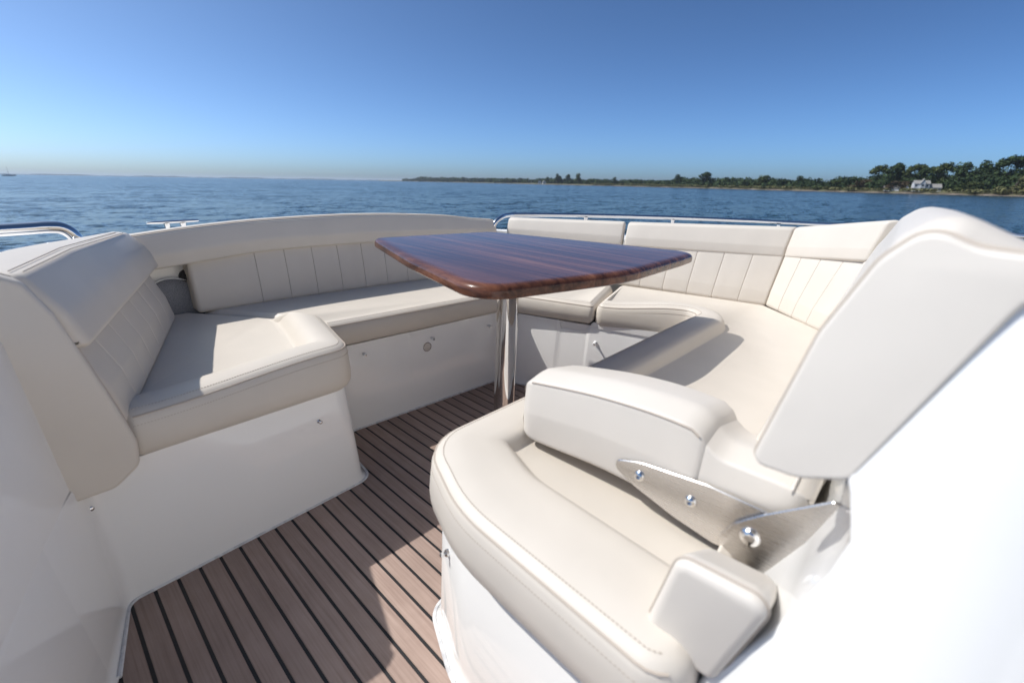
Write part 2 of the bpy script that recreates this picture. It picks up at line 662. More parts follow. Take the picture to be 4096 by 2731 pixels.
# left wall above the seat level, falling away towards the companionway
secs = []
for y, zt in ((1.225, 0.60), (1.15, 0.74), (1.0, 0.68), (0.8, 0.58), (0.5, 0.50), (0.1, 0.46)):
    x = (-0.32 + (y - 0.05) / (0.994 - 0.05) * (0.233) if y < 0.994 else -0.087 + (y - 0.994) / 0.2 * 0.065)
    sec2 = [(x, 0.364), (x - 0.018, zt - 0.05), (x - 0.03, zt - 0.015), (x - 0.06, zt), (x - 0.35, zt), (x - 0.35, 0.364)]
    secs.append([(a, y, z) for a, z in sec2])
v, f = loft(secs)
mk('side_wall', v, f, 'gelcoat', base_l, smooth=50)
# bead of sealant along the floor
bead = [(p[0], p[1], 0.006) for p in left_front(-0.0115)[1:]]
v, f = tube(bead, 0.0042, 6)
mk('sealant_bead', v, f, 'sealant', base_l)
# raised block of the far side base (right of the notch)
far_dir = np.array([0.26, -0.74]); far_dir /= np.linalg.norm(far_dir)
far_n = np.array([-0.943, -0.331])
def far_pt(s, d=0.0, z=0.0):
    p = np.array([1.575, 1.46]) + far_dir * s + far_n * d
    return (p[0], p[1], z)
blk = MB()
prof = [(0.405, 0.36), (0.41, 0.378), (0.42, 0.386), (0.82, 0.386), (0.82, 0.36)]
fr = [far_pt(s, -0.0125, z) for s, z in prof]
bk = [far_pt(s, -0.45, z) for s, z in prof]
v, f = loft([fr, bk])
mk('raised_shelf', v, f, 'gelcoat', base_l, smooth=40)


def stud(parent, p, n, steel=True, name='snap_stud', s=1.0):
    n = np.array(n, float); n /= np.linalg.norm(n)
    if steel:
        prof = [(0.0001, -0.004), (0.0085, -0.004), (0.0085, 0.0015), (0.006, 0.004), (0.0035, 0.006), (0.0035, 0.009), (0.0052, 0.011), (0.0052, 0.0135), (0.003, 0.0155), (0.0001, 0.016)]
    else:
        prof = [(0.0001, -0.004), (0.0085, -0.004), (0.008, 0.002), (0.006, 0.005), (0.0042, 0.009), (0.0042, 0.016), (0.0078, 0.018), (0.0078, 0.022), (0.006, 0.0245), (0.0001, 0.0248)]
    v, f = lathe([(r * s, h * s) for r, h in prof], p, n, 12)
    o = mk(name, v, f, 'steel' if steel else 'white_plastic', parent)
    if not steel:
        v, f = lathe([(0.0001, 0.0240), (0.0042, 0.0240), (0.0036, 0.0262), (0.0001, 0.0264)], p, n, 10)
        mk('stud_cap', v, f, 'steel', o)
    return o


nb = (0.057, -1, 0)
stud(base_l, (-0.019, 1.198, 0.292), (0.05, -1, 0), s=1.15)
stud(base_l, (0.500, 1.2235, 0.287), (0.05, -1, 0))
stud(base_l, (0.833, 1.547, 0.321), (-0.06, -1, 0), False)
stud(base_l, (1.151, 1.530, 0.318), (-0.06, -1, 0), False)
stud(base_l, (1.479, 1.511, 0.312), (-0.06, -1, 0), False)
stud(base_l, far_pt(0.437, -0.011, 0.290), (-0.943, -0.331, 0), False)
v, f = lathe([(0.0001, -0.004), (0.022, -0.004), (0.022, 0.003), (0.0205, 0.0055), (0.018, 0.0055), (0.0175, 0.003), (0.0001, 0.003)], (1.128, 1.529, 0.282), (-0.06, -1, 0), 24)
lt = mk('courtesy_light', v, f, 'steel', base_l)
v, f = lathe([(0.0001, 0.0005), (0.0172, 0.0005), (0.0172, 0.0042), (0.012, 0.0062), (0.0001, 0.0068)], (1.128, 1.529, 0.282), (-0.06, -1, 0), 20)
mk('lens', v, f, 'lens', lt)

# ---------------- seat base under the right bench
base_r = empty('bench_moulding', (0.9, 0.4, 0))
tag(base_r, 'sunlit white moulded seat base below the near right bench by the floor', 'bench')
def right_base(t):
    poly = [(0.395 - 0 * t, 0.06), (2.35, 0.06), (2.5, 0.72), (1.8, 0.80), (1.6, 0.655), (0.50, 0.660), (0.428, 0.50)]
    p, _ = ring(poly, t, [0.03, 0.03, .03, .03, .03, 0.05, 0.25], narc=6, nsub=5)
    return p
rl = [(0.0, -0.012), (0.008, -0.009), (0.018, 0.0), (0.05, 0.002), (0.355, 0.010), (0.364, 0.016)]
secs = []
for z, t in rl:
    p = right_base(t)
    secs.append(np.column_stack([p, np.full(len(p), z)]))
v, f = loft(secs)
mk('base_wall', v, f, 'gelcoat', base_r, smooth=40)
pb = right_base(-0.0135)
v, f = tube([(p[0], p[1], 0.006) for p in pb] + [(pb[0][0], pb[0][1], .006)], 0.005, 6)
mk('sealant_bead', v, f, 'sealant', base_r)
stud(base_r, (0.470, 0.585, 0.255), (-0.93, 0.35, 0))

# ---------------- seat cushions
def stitches(parent, sec, idx, off, inward=0.0, name='stitching', step=0.0062):
    pts = [np.array(sec[i % len(sec)]) for i in idx]
    c = np.mean(sec, 0)
    out = MB()
    carry = 0.0
    for a, b_ in zip(pts[:-1], pts[1:]):
        L_ = np.linalg.norm(b_ - a)
        if L_ < 1e-6: continue
        d = (b_ - a) / L_
        nrm = np.array([-d[1], d[0], 0.0])
        q = carry
        while q < L_:
            p = a + d * q + np.array(off) + nrm * inward
            h, w_ = 0.0018, 0.0007
            u = np.array([0, 0, 1.0])
            out.add([p + d * sx * h + nrm * sy * w_ + u * sz * w_ for sx in (-1, 1) for sy in (-1, 1) for sz in (-1, 1)],
                    [(0, 1, 3, 2), (4, 6, 7, 5), (0, 4, 5, 1), (2, 3, 7, 6), (0, 2, 6, 4), (1, 5, 7, 3)])
            q += step
        carry = q - L_
    return mk(name, out.v, out.f, 'thread', parent, smooth=0, kind='stuff')


LS = empty('seat_cushion', (0.35, 1.5, 0.366))
tag(LS, 'cream left corner seat cushion with a raised front roll, half in shade', 'seat cushion', 'bench seat cushions')
poly = [(0.066, 1.187), (0.612, 1.205), (0.682, 1.534), (0.640, 1.735), (0.400, 2.05), (0.30, 2.05), (0.06, 1.28)]
o, secs = cushion_seat('cushion_body', LS, poly, [0.03, 0.065, 0.018, 0.05, 0.03, 0.03, 0.05], 0.366, 0.460,
                       [0.45, 1, 1, 0.0, 0, 0, 0.0], soft=True, width=[0.135, 0.125, 0.06, 0.03, 0.03, 0.03, 0.05])
idx = range(5, 41)
piping(LS, secs[6], idx)
stitches(LS, secs[8], idx, (0, 0, 0.0003))
stitches(LS, secs[5], idx, (0, 0, -0.010), -0.0012)

BS = empty('seat_cushion', (1.2, 1.7, 0.366))
tag(BS, 'long cream bench cushion running behind the table pedestal', 'seat cushion', 'bench seat cushions')
poly = [(0.686, 1.530), (1.562, 1.474), (1.716, 1.072), (2.20, 1.265), (1.95, 2.02), (0.41, 2.06), (0.648, 1.745)]
o, secs = cushion_seat('cushion_body', BS, poly, [0.006, 0.10, 0.02, 0.03, 0.05, 0.03, 0.03], 0.374, 0.462,
                       [0.35, 0.35, 0.3, 0, 0, 0, 0], width=[0.06, 0.06, 0.03, 0.03, 0.03, 0.03, 0.03], rollh=0.03)
piping(BS, secs[6], range(4, 40))
stitches(BS, secs[8], range(4, 40), (0, 0, 0.0003))
stitches(BS, secs[5], range(4, 40), (0, 0, -0.008), -0.0012)

RS = empty('seat_cushion', (1.3, 0.4, 0.366))
tag(RS, 'large cream U shaped seat cushion on the right with a raised inner edge', 'seat cushion', 'bench seat cushions')
poly = [(0.372, 0.075), (2.15, 0.23), (2.44, 0.56), (2.235, 1.245), (1.722, 1.062), (1.885, 0.655), (0.47, 0.662), (0.392, 0.46)]
o, secs = cushion_seat('cushion_body', RS, poly, [0.05, 0.10, 0.05, 0.03, 0.03, 0.05, 0.13, 0.35], 0.364, 0.462,
                       [0.6, 0, 0, 0.0, 0.30, 1.0, 0.7, 0.6], width=[0.03, 0.03, 0.03, 0.03, 0.11, 0.125, 0.175, 0.18], rollh=0.048)
m_ = len(secs[6])
pi0 = 4 * 16 + 2
piping(RS, secs[6], range(pi0, m_ + 4))
stitches(RS, secs[8], range(pi0, m_ + 4), (0, 0, 0.0003))
stitches(RS, secs[5], range(pi0, m_ + 4), (0, 0, -0.010), -0.0012)

# ---------------- backrests
def channels(parent, sec, s0, s1, n, mat='cream_vinyl', gap=0.0006, bounds=None, rend=0.016):
    bd = bounds or [s0 + (s1 - s0) * i / n for i in range(n + 1)]
    n = len(bd) - 1
    for i in range(n):
        a = bd[i] + gap / 2
        c = bd[i + 1] - gap / 2
        first, last = i == 0, i == n - 1
        v, f = sweep(sec, a, c, 4, rend if first else 0.0035, rend if last else 0.0035)
        mk('channel', v, f, mat, parent, smooth=50)


# left backrest: sections at constant y, leaning outwards; s = y
def lb_x0(y): return 0.076 + (y - 1.17) * 0.33
def lb_w(y): return float(crom([1.1, 1.4, 1.6, 1.75, 1.95], [[.15], [.145], [.115], [.06], [.02]], y)[0])
def lb_top(y): return 0.805 - max(0, y - 1.45) * 0.055
LB = empty('backrest', (0.1, 1.5, 0.46))
tag(LB, 'cream backrest at the far left with a padded end panel and stitched channels', 'backrest', 'padded backrests')
def lb_upper(y):
    x0, zt, w = lb_x0(y), lb_top(y), lb_w(y)
    zb = 0.648
    p = [(x0 - 0.018, zb), (x0 - 0.038, zb + 0.07), (x0 - 0.085, zt - 0.004), (x0 - 0.13 - w * 0.4, zt + 0.004), (x0 - 0.09 - w, zt - 0.03), (x0 - 0.08 - w, zb)]
    r = round_poly(p, [0.012, 0.14, 0.022, 0.03, 0.02, 0.01], 5)
    return np.column_stack([r[:, 0], np.full(len(r), y), r[:, 1]])
def lb_lower(y):
    x0 = lb_x0(y)
    p = [(x0 + 0.002, 0.455), (x0 - 0.016, 0.55), (x0 - 0.060, 0.662), (x0 - 0.14, 0.662), (x0 - 0.10, 0.455)]
    r = round_poly(p, [0.02, 0.06, 0.006, 0.01, 0.01], 5)
    return np.column_stack([r[:, 0], np.full(len(r), y), r[:, 1]])
v, f = sweep(lb_upper, 1.168, 1.990, 18, 0.016, 0.02)
mk('upper_bolster', v, f, 'cream_vinyl', LB, smooth=50)
channels(LB, lb_lower, 1.184, 1.965, 7)
ep = [(0.083, 0.43), (0.070, 0.50), (0.043, 0.622), (0.017, 0.729), (-0.010, 0.792), (-0.045, 0.812), (-0.12, 0.805), (-0.165, 0.77), (-0.12, 0.60), (-0.086, 0.50), (-0.050, 0.337), (0.030, 0.338), (0.078, 0.375)]
r = round_poly(ep, [0.05, 0.1, 0.1, 0.05, 0.03, 0.03, 0.03, 0.03, 0.05, 0.05, 0.012, 0.03, 0.03], 4)
def lb_end(y): return np.column_stack([r[:, 0], np.full(len(r), y), r[:, 1]])
v, f = sweep(lb_end, 1.146, 1.182, 3, 0.010, 0.004)
mk('end_panel', v, f, 'cream_vinyl', LB, smooth=50)
e_sec = lb_end(1.176)
piping(LB, e_sec, range(2, 34), 0.0018, 'piping')
# double stitched seam along the top edge
for dx, dz in ((0.002, -0.003), (-0.016, 0.002)):
    pts = [(lb_x0(y) - 0.088 + dx, y, lb_top(y) - 0.0005 + dz * 0.6) for y in np.linspace(1.19, 1.93, 24)]
    v, f = tube(pts, 0.0011, 5)
    mk('seam', v, f, 'thread', LB)

# long backrest; s = x
K_X = [0.22, 0.45, 0.70, 1.15, 1.60, 1.80, 1.97]
def kb(x, vals): return float(crom(K_X, [[a] for a in vals], x)[0])
def gb_y0(x): return kb(x, [1.995, 1.998, 2.002, 1.985, 1.955, 1.942, 1.93])
def gb_top(x): return kb(x, [0.752, 0.776, 0.792, 0.802, 0.785, 0.764, 0.752])
GB = empty('backrest', (1.1, 2.05, 0.46))
tag(GB, 'long shaded cream backrest with stitched channels behind the bench', 'backrest', 'padded backrests')
def gb_upper(x):
    y0, zt = gb_y0(x), gb_top(x)
    zb = kb(x, [0.632, 0.650, 0.668, 0.672, 0.664, 0.655, 0.648])
    fy = kb(x, [-0.03, -0.012, 0.000, 0.000, 0.002, 0.004, 0.006])
    p = [(y0 + fy + 0.008, zb), (y0 + fy, zb + 0.05), (y0 + fy + 0.02, zt - 0.004), (y0 + fy + 0.055, zt + 0.004), (y0 + 0.15, zt - 0.012), (y0 + 0.16, zb)]
    q = round_poly(p, [0.012, 0.05, 0.018, 0.03, 0.02, 0.01], 5)
    return np.column_stack([np.full(len(q), x), q[:, 0], q[:, 1]])
def gb_lower(x):
    y0 = gb_y0(x)
    zz = kb(x, [0.645, 0.660, 0.68, 0.685, 0.675, 0.665, 0.66])
    p = [(y0 - 0.004, 0.455), (y0 + 0.008, 0.55), (y0 + 0.030, zz), (y0 + 0.12, zz), (y0 + 0.10, 0.455)]
    q = round_poly(p, [0.02, 0.06, 0.01, 0.01, 0.01], 5)
    return np.column_stack([np.full(len(q), x), q[:, 0], q[:, 1]])
v, f = sweep(gb_upper, 0.235, 1.965, 34, 0.016, 0.02)
mk('upper_bolster', v, f, 'cream_vinyl', GB, smooth=50)
channels(GB, gb_lower, 0, 0, 0, bounds=[0.415, 0.650] + [0.650 + 0.1163 * i for i in range(1, 12)])
pts = [(x, gb_y0(x) + kb(x, [-0.03, -0.012, 0.000, 0.000, 0.002, 0.004, 0.006]) + 0.028, gb_top(x) + 0.0005) for x in np.linspace(0.25, 1.95, 40)]
v, f = tube(pts, 0.0017, 5)
mk('seam', v, f, 'thread', GB)


# the far and right backrests: sections perpendicular to a plan line
def line_back(p0, p1, upper, lower=None, m0=None, m1=None):
    p0, p1 = np.array(p0, float), np.array(p1, float)
    L = np.linalg.norm(p1 - p0)
    d = (p1 - p0) / L
    n = np.array([-d[1], d[0]])          # pointing out, away from the seats
    def wrap(fn, rad):
        def sec(s):
            t = s / L
            q = round_poly(fn(t), rad, 5)
            base = p0 + d * s
            a0 = n if m0 is None else np.array(m0)
            a1 = n if m1 is None else np.array(m1)
            nn = a0 * (1 - t) + a1 * t
            return np.column_stack([base[0] + nn[0] * q[:, 0], base[1] + nn[1] * q[:, 0], q[:, 1]])
        return sec
    return L, wrap


def upper_fn(zb0, zb1, zt0, zt1, lean0=0.045, lean1=0.045, depth=0.10):
    def fn(t):
        zb, zt = zb0 + (zb1 - zb0) * t, zt0 + (zt1 - zt0) * t
        ln = lean0 + (lean1 - lean0) * t
        return [(ln, zb), (ln + 0.006, zb + 0.05), (ln + 0.030, zt - 0.004), (ln + 0.06, zt + 0.004), (ln + depth, zt - 0.012), (ln + depth, zb)]
    return fn
def lower_fn(zt0, zt1, lean0=0.055, lean1=0.055):
    def fn(t):
        zt = zt0 + (zt1 - zt0) * t
        ln = lean0 + (lean1 - lean0) * t
        return [(-0.004, 0.455), (0.010, 0.53), (ln, zt), (ln + 0.08, zt), (0.09, 0.455)]
    return fn
UR = [0.012, 0.05, 0.020, 0.03, 0.02, 0.01]
LR = [0.02, 0.06, 0.008, 0.01, 0.01]


def build_back(label, p0, p1, up, low, nch, rend=0.010, m0=None, m1=None):
    c = (np.array(p0) + np.array(p1)) / 2
    o = empty('backrest', (c[0], c[1], 0.46))
    tag(o, label, 'backrest', 'padded backrests')
    L, wrap = line_back(p0, p1, None, None, m0, m1)
    s = wrap(up, UR)
    v, f = sweep(s, 0.001, L - 0.001, 14, rend)
    mk('upper_bolster', v, f, 'cream_vinyl', o, smooth=50)
    channels(o, wrap(low, LR), 0.002, L - 0.002, nch, rend=0.007)
    return o


# walking from the bench end round to the near right
build_back('first sunlit cream backrest section right of the long shaded one, behind the table', (1.965, 1.895), (2.2215, 1.262),
           upper_fn(0.655, 0.665, 0.765, 0.788), lower_fn(0.665, 0.675), 7)
PB0, PBC, PCD, PD1 = (2.2235, 1.2565), (2.405, 0.545), (2.125, 0.258), (0.502, 0.155)
def out_n(a, c):
    d = np.array(c) - np.array(a); d = d / np.linalg.norm(d)
    return np.array([-d[1], d[0]])
def mitre(a, c): return (a + c) / (1 + float(a @ c))
N1, N2, N3 = out_n(PB0, PBC), out_n(PBC, PCD), out_n(PCD, PD1)
BB = build_back('wide sunlit cream backrest on the far side, just right of the table end', PB0, PBC,
           upper_fn(0.662, 0.690, 0.788, 0.828, 0.045, 0.050), lower_fn(0.672, 0.70), 6, m1=mitre(N1, N2))
build_back('brightest cream backrest in the far right corner, partly behind the tall near backrest', PBC, PCD,
           upper_fn(0.690, 0.752, 0.828, 0.907, 0.050, 0.068), lower_fn(0.70, 0.760, 0.055, 0.088), 4, m0=mitre(N1, N2), m1=mitre(N2, N3))
# tall near right backrest
DB = empty('backrest', (1.2, 0.1, 0.46))
tag(DB, 'tall out of focus cream backrest at the right edge above the armrest', 'backrest', 'padded backrests')
L, wrap = line_back(PCD, PD1, None, None, mitre(N2, N3), None)
def db_up(t):
    zt = float(crom([0, 0.3, 0.56, 0.85, 1], [[.907], [.950], [.980], [.990], [.990]], t)[0])
    zb = 0.752 - 0.012 * t
    mid = zb + (zt - zb) * 0.5
    return [(0.068, zb), (0.094, mid), (0.130 - 0.004 * t, zt - 0.028), (0.158, zt), (0.235, zt - 0.035), (0.26, zt - 0.10), (0.16, zb)]
v, f = sweep(wrap(db_up, [0.015, 0.15, 0.03, 0.04, 0.05, 0.03, 0.02]), 0.0, L, 24, 0.02, 0.03)
mk('upper_bolster', v, f, 'cream_vinyl_worn', DB, smooth=50)
def db_low(t):
    zt = 0.757 - 0.012 * t
    return [(0.0, 0.455), (0.012, 0.53), (0.066, zt), (0.15, zt), (0.10, 0.455)]
channels(DB, wrap(db_low, LR), 0.006, L - 0.24, 12, 'cream_vinyl_worn')
ep = [(0.0915, 0.717), (0.064, 0.870), (0.036, 0.945), (0.010, 0.976), (-0.022, 0.963), (-0.085, 0.962), (-0.055, 0.930), (0.004, 0.750), (0.045, 0.726)]
rr_ = round_poly(ep, [0.010, 0.1, 0.05, 0.03, 0.05, 0.012, 0.05, 0.02, 0.05], 5)
def db_end(x): return np.column_stack([x + 0.30 * (rr_[:, 0] - 0.01) + 0.14 * (rr_[:, 1] - 0.85), rr_[:, 0], rr_[:, 1]])
v, f = sweep(db_end, 0.488, 0.512, 3, 0.005, 0.004)
mk('end_panel', v, f, 'cream_vinyl_worn', DB, smooth=50)
piping(DB, inset_loop(db_end(0.498), -0.0005), range(0, len(rr_) + 1), 0.0022)
# low block of the same backrest under the armrest
def sb_q(x):
    d = max(0.0, x - 0.45) * 0.62              # the top falls away under the hinge
    return round_poly([(0.152, 0.462), (0.127, 0.600 - d), (0.025, 0.607 - d), (0.060, 0.462)], [0.014, 0.020, 0.018, 0.014], 5)
SB = empty('back_cushion', (0.6, 0.09, 0.46))
tag(SB, 'small cream back cushion block under the hinged armrest, near right corner', 'back cushion')
def sb_sec(x):
    sq = sb_q(x)
    return np.column_stack([np.full(len(sq), x), sq[:, 0], sq[:, 1]])
v, f = sweep(sb_sec, 0.430, 0.560, 10, 0.012, 0.008)
mk('cushion_body', v, f, 'cream_vinyl_worn', SB, smooth=50)
piping(SB, inset_loop(sb_sec(0.442), -0.0006), range(0, 25), 0.0018)

# ---------------- armrest with its steel hinge
AR = empty('armrest', (0.625, 0.1, 0.6))
tag(AR, 'hinged cream padded armrest with steel side plate and bolts, right foreground', 'armrest')
def ar_sec(y):
    yk = [0.02, 0.05, 0.10, 0.135, 0.155, 0.175, 0.30, 0.44, 0.48]
    ztn = crom(yk, [[.665], [.672], [.672], [.672], [.682], [.698], [.694], [.672], [.662]], y)[0]
    zb = crom(yk, [[.625], [.615], [.600], [.585], [.572], [.566], [.566], [.553], [.555]], y)[0]
    drop = crom(yk, [[.012], [.010], [.010], [.012], [.012], [.010], [.008], [.006], [.006]], y)[0]
    xf = crom(yk, [[.682], [.684], [.686], [.690], [.695], [.697], [.702], [.690], [.675]], y)[0]
    return [(0.552, zb), (0.548, (zb + ztn) / 2), (0.553, ztn), (0.60, ztn + 0.012), (xf, ztn - drop), (xf, zb + 0.01), (xf - 0.02, zb)]
def ar_loop(y):
    q = round_poly(ar_sec(y), [0.014, 0.06, 0.010, 0.05, 0.022, 0.02, 0.01], 5)
    return np.column_stack([q[:, 0], np.full(len(q), y), q[:, 1]])
v, f = sweep(ar_loop, 0.150, 0.478, 20, 0.014, 0.028)
mk('pad', v, f, 'cream_vinyl_worn', AR, smooth=60)
v, f = sweep(lambda y: inset_loop(ar_loop(y), 0.003), 0.030, 0.160, 12, 0.022, 0.004)
mk('rear_pad', v, f, 'cream_vinyl_worn', AR, smooth=60)
def ar_edge(y): return ar_loop(y)[14]
v, f = tube([ar_edge(y) + np.array([-0.0006, 0, 0.0006]) for y in np.linspace(0.165, 0.452, 26)], 0.0016, 6)
mk('seam', v, f, 'thread', AR)
for y in (0.052,):                      # gathered folds at the hinge end
    lp = inset_loop(ar_loop(y), 0.0018)
    v, f = tube([lp[i] for i in range(12, 28)], [0.0008] * 2 + [0.0022] * 12 + [0.0008] * 2, 6)
    mk('fold', v, f, 'cream_vinyl_worn', AR)
def plate(name, yz, x0, x1, mat, parent, bev=0.0012):
    q = round_poly(yz[0], yz[1], 6)
    secs = []
    for x, t in ((x0, bev), (x0 + bev, 0), (x1 - bev, 0), (x1, bev)):
        l = np.column_stack([np.full(len(q), x), q[:, 0], q[:, 1]])
        secs.append(inset_loop(l, t) if t else l)
    v, f = loft(secs)
    return mk(name, v, f, mat, parent, smooth=30)
pl1 = plate('side_plate', ([(0.290, 0.601), (0.235, 0.621), (0.140, 0.634), (0.060, 0.634), (0.085, 0.556), (0.120, 0.553), (0.175, 0.561), (0.240, 0.578)], [0.012, 0.1, 0.1, 0.004, 0.004, 0.01, 0.1, 0.1]), 0.5425, 0.5475, 'brushed_steel', AR)
def bolt(p, parent, r=0.0085, dome=0.005, name='bolt'):
    v, f = lathe([(0.0001, -0.002), (r, -0.002), (r, 0.001), (r * 0.92, dome * 0.5), (r * 0.7, dome * 0.85), (r * 0.42, dome), (r * 0.40, dome * 0.3), (0.0001, dome * 0.3)], p, (-1, 0, 0), 18)
    return mk(name, v, f, 'steel', parent)
bolt((0.5425, 0.232, 0.599), pl1)
bolt((0.5425, 0.156, 0.599), pl1)
br = plate('hinge_bracket', ([(0.114, 0.566), (0.100, 0.602), (0.073, 0.631), (0.012, 0.687), (-0.006, 0.684), (0.036, 0.546), (0.104, 0.556)], [0.02, 0.03, 0.02, 0.006, 0.004, 0.004, 0.01]), 0.536, 0.5405, 'brushed_steel', AR)
v, f = lathe([(0.0001, -0.002), (0.0125, -0.002), (0.0125, 0.0015), (0.0115, 0.004), (0.008, 0.0065), (0.004, 0.0078), (0.0001, 0.008)], (0.536, 0.078, 0.595), (-1, 0, 0), 20)
mk('pivot_cap', v, f, 'steel', br)
# back strip of the bracket and the polished far plate
def quad_bar(a, b_, w, t, x0, x1):
    a, b_ = np.array(a), np.array(b_)
    d = (b_ - a) / np.linalg.norm(b_ - a); n = np.array([d[1], -d[0]])
    pts = [a, b_, b_ + n * t, a + n * t]
    secs = [[(x, p[0], p[1]) for p in pts] for x in (x0, x1)]
    return loft(secs)
v, f = quad_bar((-0.006, 0.684), (0.036, 0.546), 0, -0.005, 0.537, 0.705)
mk('back_strip', v, f, 'steel', br, smooth=0)
v, f = quad_bar((-0.0125, 0.682), (0.0295, 0.544), 0, -0.010, 0.53, 0.73)
mk('slot_shade', v, f, 'black_rubber', br, smooth=0)  # black strip stands in for the shade in the slot behind the bracket
plate('far_plate', ([(0.085, 0.575), (0.062, 0.630), (0.038, 0.652), (0.012, 0.674), (-0.006, 0.668), (0.030, 0.550), (0.07, 0.555)], [0.02, 0.02, 0.02, 0.008, 0.005, 0.005, 0.01]), 0.7055, 0.710, 'steel', AR)

KA = 1.165
AR.location = (AR.location.x * KA, AR.location.y * KA, 1 - (1 - AR.location.z) * KA)
AR.scale = (KA, KA, KA)

# ---------------- right moulding behind the seat end
CM = []
yk = [0.0, 0.40, 0.46, 0.56, 0.66, 0.70, 0.745, 0.76, 0.93, 0.96]
yv = [0.085, 0.085, 0.070, 0.026, -0.004, -0.010, 0.004, 0.012, -0.045, -0.055]
def mould_x(y, z): return 0.4965 + 0.42 * (y - 0.01) + 0.2 * (max(z, 0.40) - 0.85) + 3.6 * max(0.0, -0.035 - y) ** 2
for z, ins in [(zz, 0.0) for zz in np.linspace(0, 0.92, 47)] + [(0.932, 0.002), (0.941, 0.007), (0.947, 0.016), (0.95, 0.03)]:
    ye = float(np.interp(z, yk, yv)) - ins
    xe = mould_x(ye - 0.012, z) + ins
    pts = [np.array([2.2, ye + 0.06]), np.array([max(0.56, xe + 0.03), ye])]
    for q in range(5):
        a = math.pi / 2 * q / 4
        pts.append(np.array([xe + 0.010 * (1 - math.sin(a)), ye - 0.010 * (1 - math.cos(a))]))
    for q in range(1, 31):
        y_ = (ye - 0.012) + (-0.46 - (ye - 0.012)) * (q / 30)
        pts.append(np.array([mould_x(y_, z) + ins, y_]))
    pts.append(np.array([0.9, -0.62]))
    pts.append(np.array([2.2, -0.62]))
    zz_ = [z - (0.45 * max(0.0, -0.085 - p[1]) * min(1.0, max(0.0, (z - 0.80) / 0.15)) + 0.10 * max(0.0, p[0] - 0.9) * (z > 0.85)) for p in pts]
    CM.append(np.column_stack([np.array(pts), np.array(zz_)]))
v, f = loft(CM)
mld = mk('coaming_moulding', v, f, 'gelcoat', None, smooth=60)
tag(mld, 'smooth blurred white moulding filling the lower right corner behind the armrest', 'moulding')

# ---------------- hull with side deck round the cockpit
HP = [((-0.30, 0.2), 0.48, 0.5, (-1, 0.1)), ((-0.26, 0.8), 0.60, 0.5, (-1, 0.1)), ((-0.19, 1.17), 0.776, 0.35, (-1, 0.25)), ((-0.06, 1.50), 0.778, 0.30, (-0.95, 0.3)), ((0.045, 1.72), 0.765, 0.30, (-0.93, 0.37)),
      ((0.10, 1.90), 0.735, 0.35, (-0.85, 0.5)), ((0.15, 2.10), 0.69, 0.42, (-0.6, 0.8)), ((0.30, 2.175), 0.70, 0.48, (-0.2, 1)), ((0.7, 2.18), 0.745, 0.55, (0, 1)), ((1.15, 2.165), 0.755, 0.6, (0.02, 1)),
      ((1.6, 2.13), 0.742, 0.7, (0.12, 1)), ((1.95, 2.10), 0.69, 0.8, (0.4, 0.9)), ((2.12, 1.95), 0.68, 0.9, (0.75, 0.6)), ((2.25, 1.65), 0.685, 1.0, (0.92, 0.38)), ((2.42, 1.25), 0.69, 1.05, (0.96, 0.25)),
      ((2.60, 0.55), 0.70, 1.05, (1, 0.05)), ((2.55, 0.30), 0.71, 1.05, (1, -0.1)), ((2.40, 0.05), 0.70, 1.1, (0.85, -0.5)), ((2.15, -0.14), 0.69, 1.2, (0.35, -0.93)), ((1.5, -0.20), 0.67, 1.4, (0.05, -1)), ((1.0, -0.24), 0.66, 1.5, (0, -1))]
secs = []
for (p, zt, W_, n_) in HP:
    n_ = np.array(n_, float); n_ /= np.linalg.norm(n_)
    pr = [(0.0, 0.34), (0.0, zt - 0.014), (0.004, zt - 0.004), (0.014, zt), (0.05, zt), (0.065, zt - 0.006), (0.08, zt - 0.03), (0.10, zt - 0.045), (W_ - 0.12, zt - 0.075), (W_ - 0.03, zt - 0.10), (W_, zt - 0.15), (W_ - 0.04, 0.2), (W_ - 0.2, -0.9), (W_ - 0.45, -1.75)]
    secs.append([(p[0] + n_[0] * a, p[1] + n_[1] * a, z) for a, z in pr])
ks = list(range(len(secs)))
secs = [crom(ks, secs, q / 3) for q in range(3 * (len(secs) - 1) + 1)]
v, f = loft(secs, cap=False, closed=False)
hull = mk('boat_hull', v, f, 'deck_paint', None, smooth=45)
tag(hull, 'white boat hull with the side deck and coaming round the cockpit seats', 'boat hull')
# unseen cabin front behind the camera, added to bounce sunlight onto shaded panels
cf = []
for x, b_ in ((-1.3, -0.05), (-0.6, -0.2), (0.6, -0.26), (1.8, -0.26), (2.6, -0.2), (3.2, -0.05)):
    cf.append([(x, -1.15 - b_, -0.02), (x, -1.17 - b_, 0.75), (x, -1.22 - b_, 0.85), (x, -1.55 - b_, 1.30), (x, -1.95 - b_, 1.75), (x, -2.1 - b_, 1.80), (x, -2.5 - b_, 1.80), (x, -2.5 - b_, -0.02)])
v, f = loft(cf)
mk('cabin_bounce', v, f, 'gelcoat', hull, smooth=40)
for x, y, zt in ((-0.034, 1.54, 0.779), (0.058, 1.72, 0.770), (0.118, 1.84, 0.766)):
    stud(hull, (x, y, zt), (0, 0, 1), s=1.0)

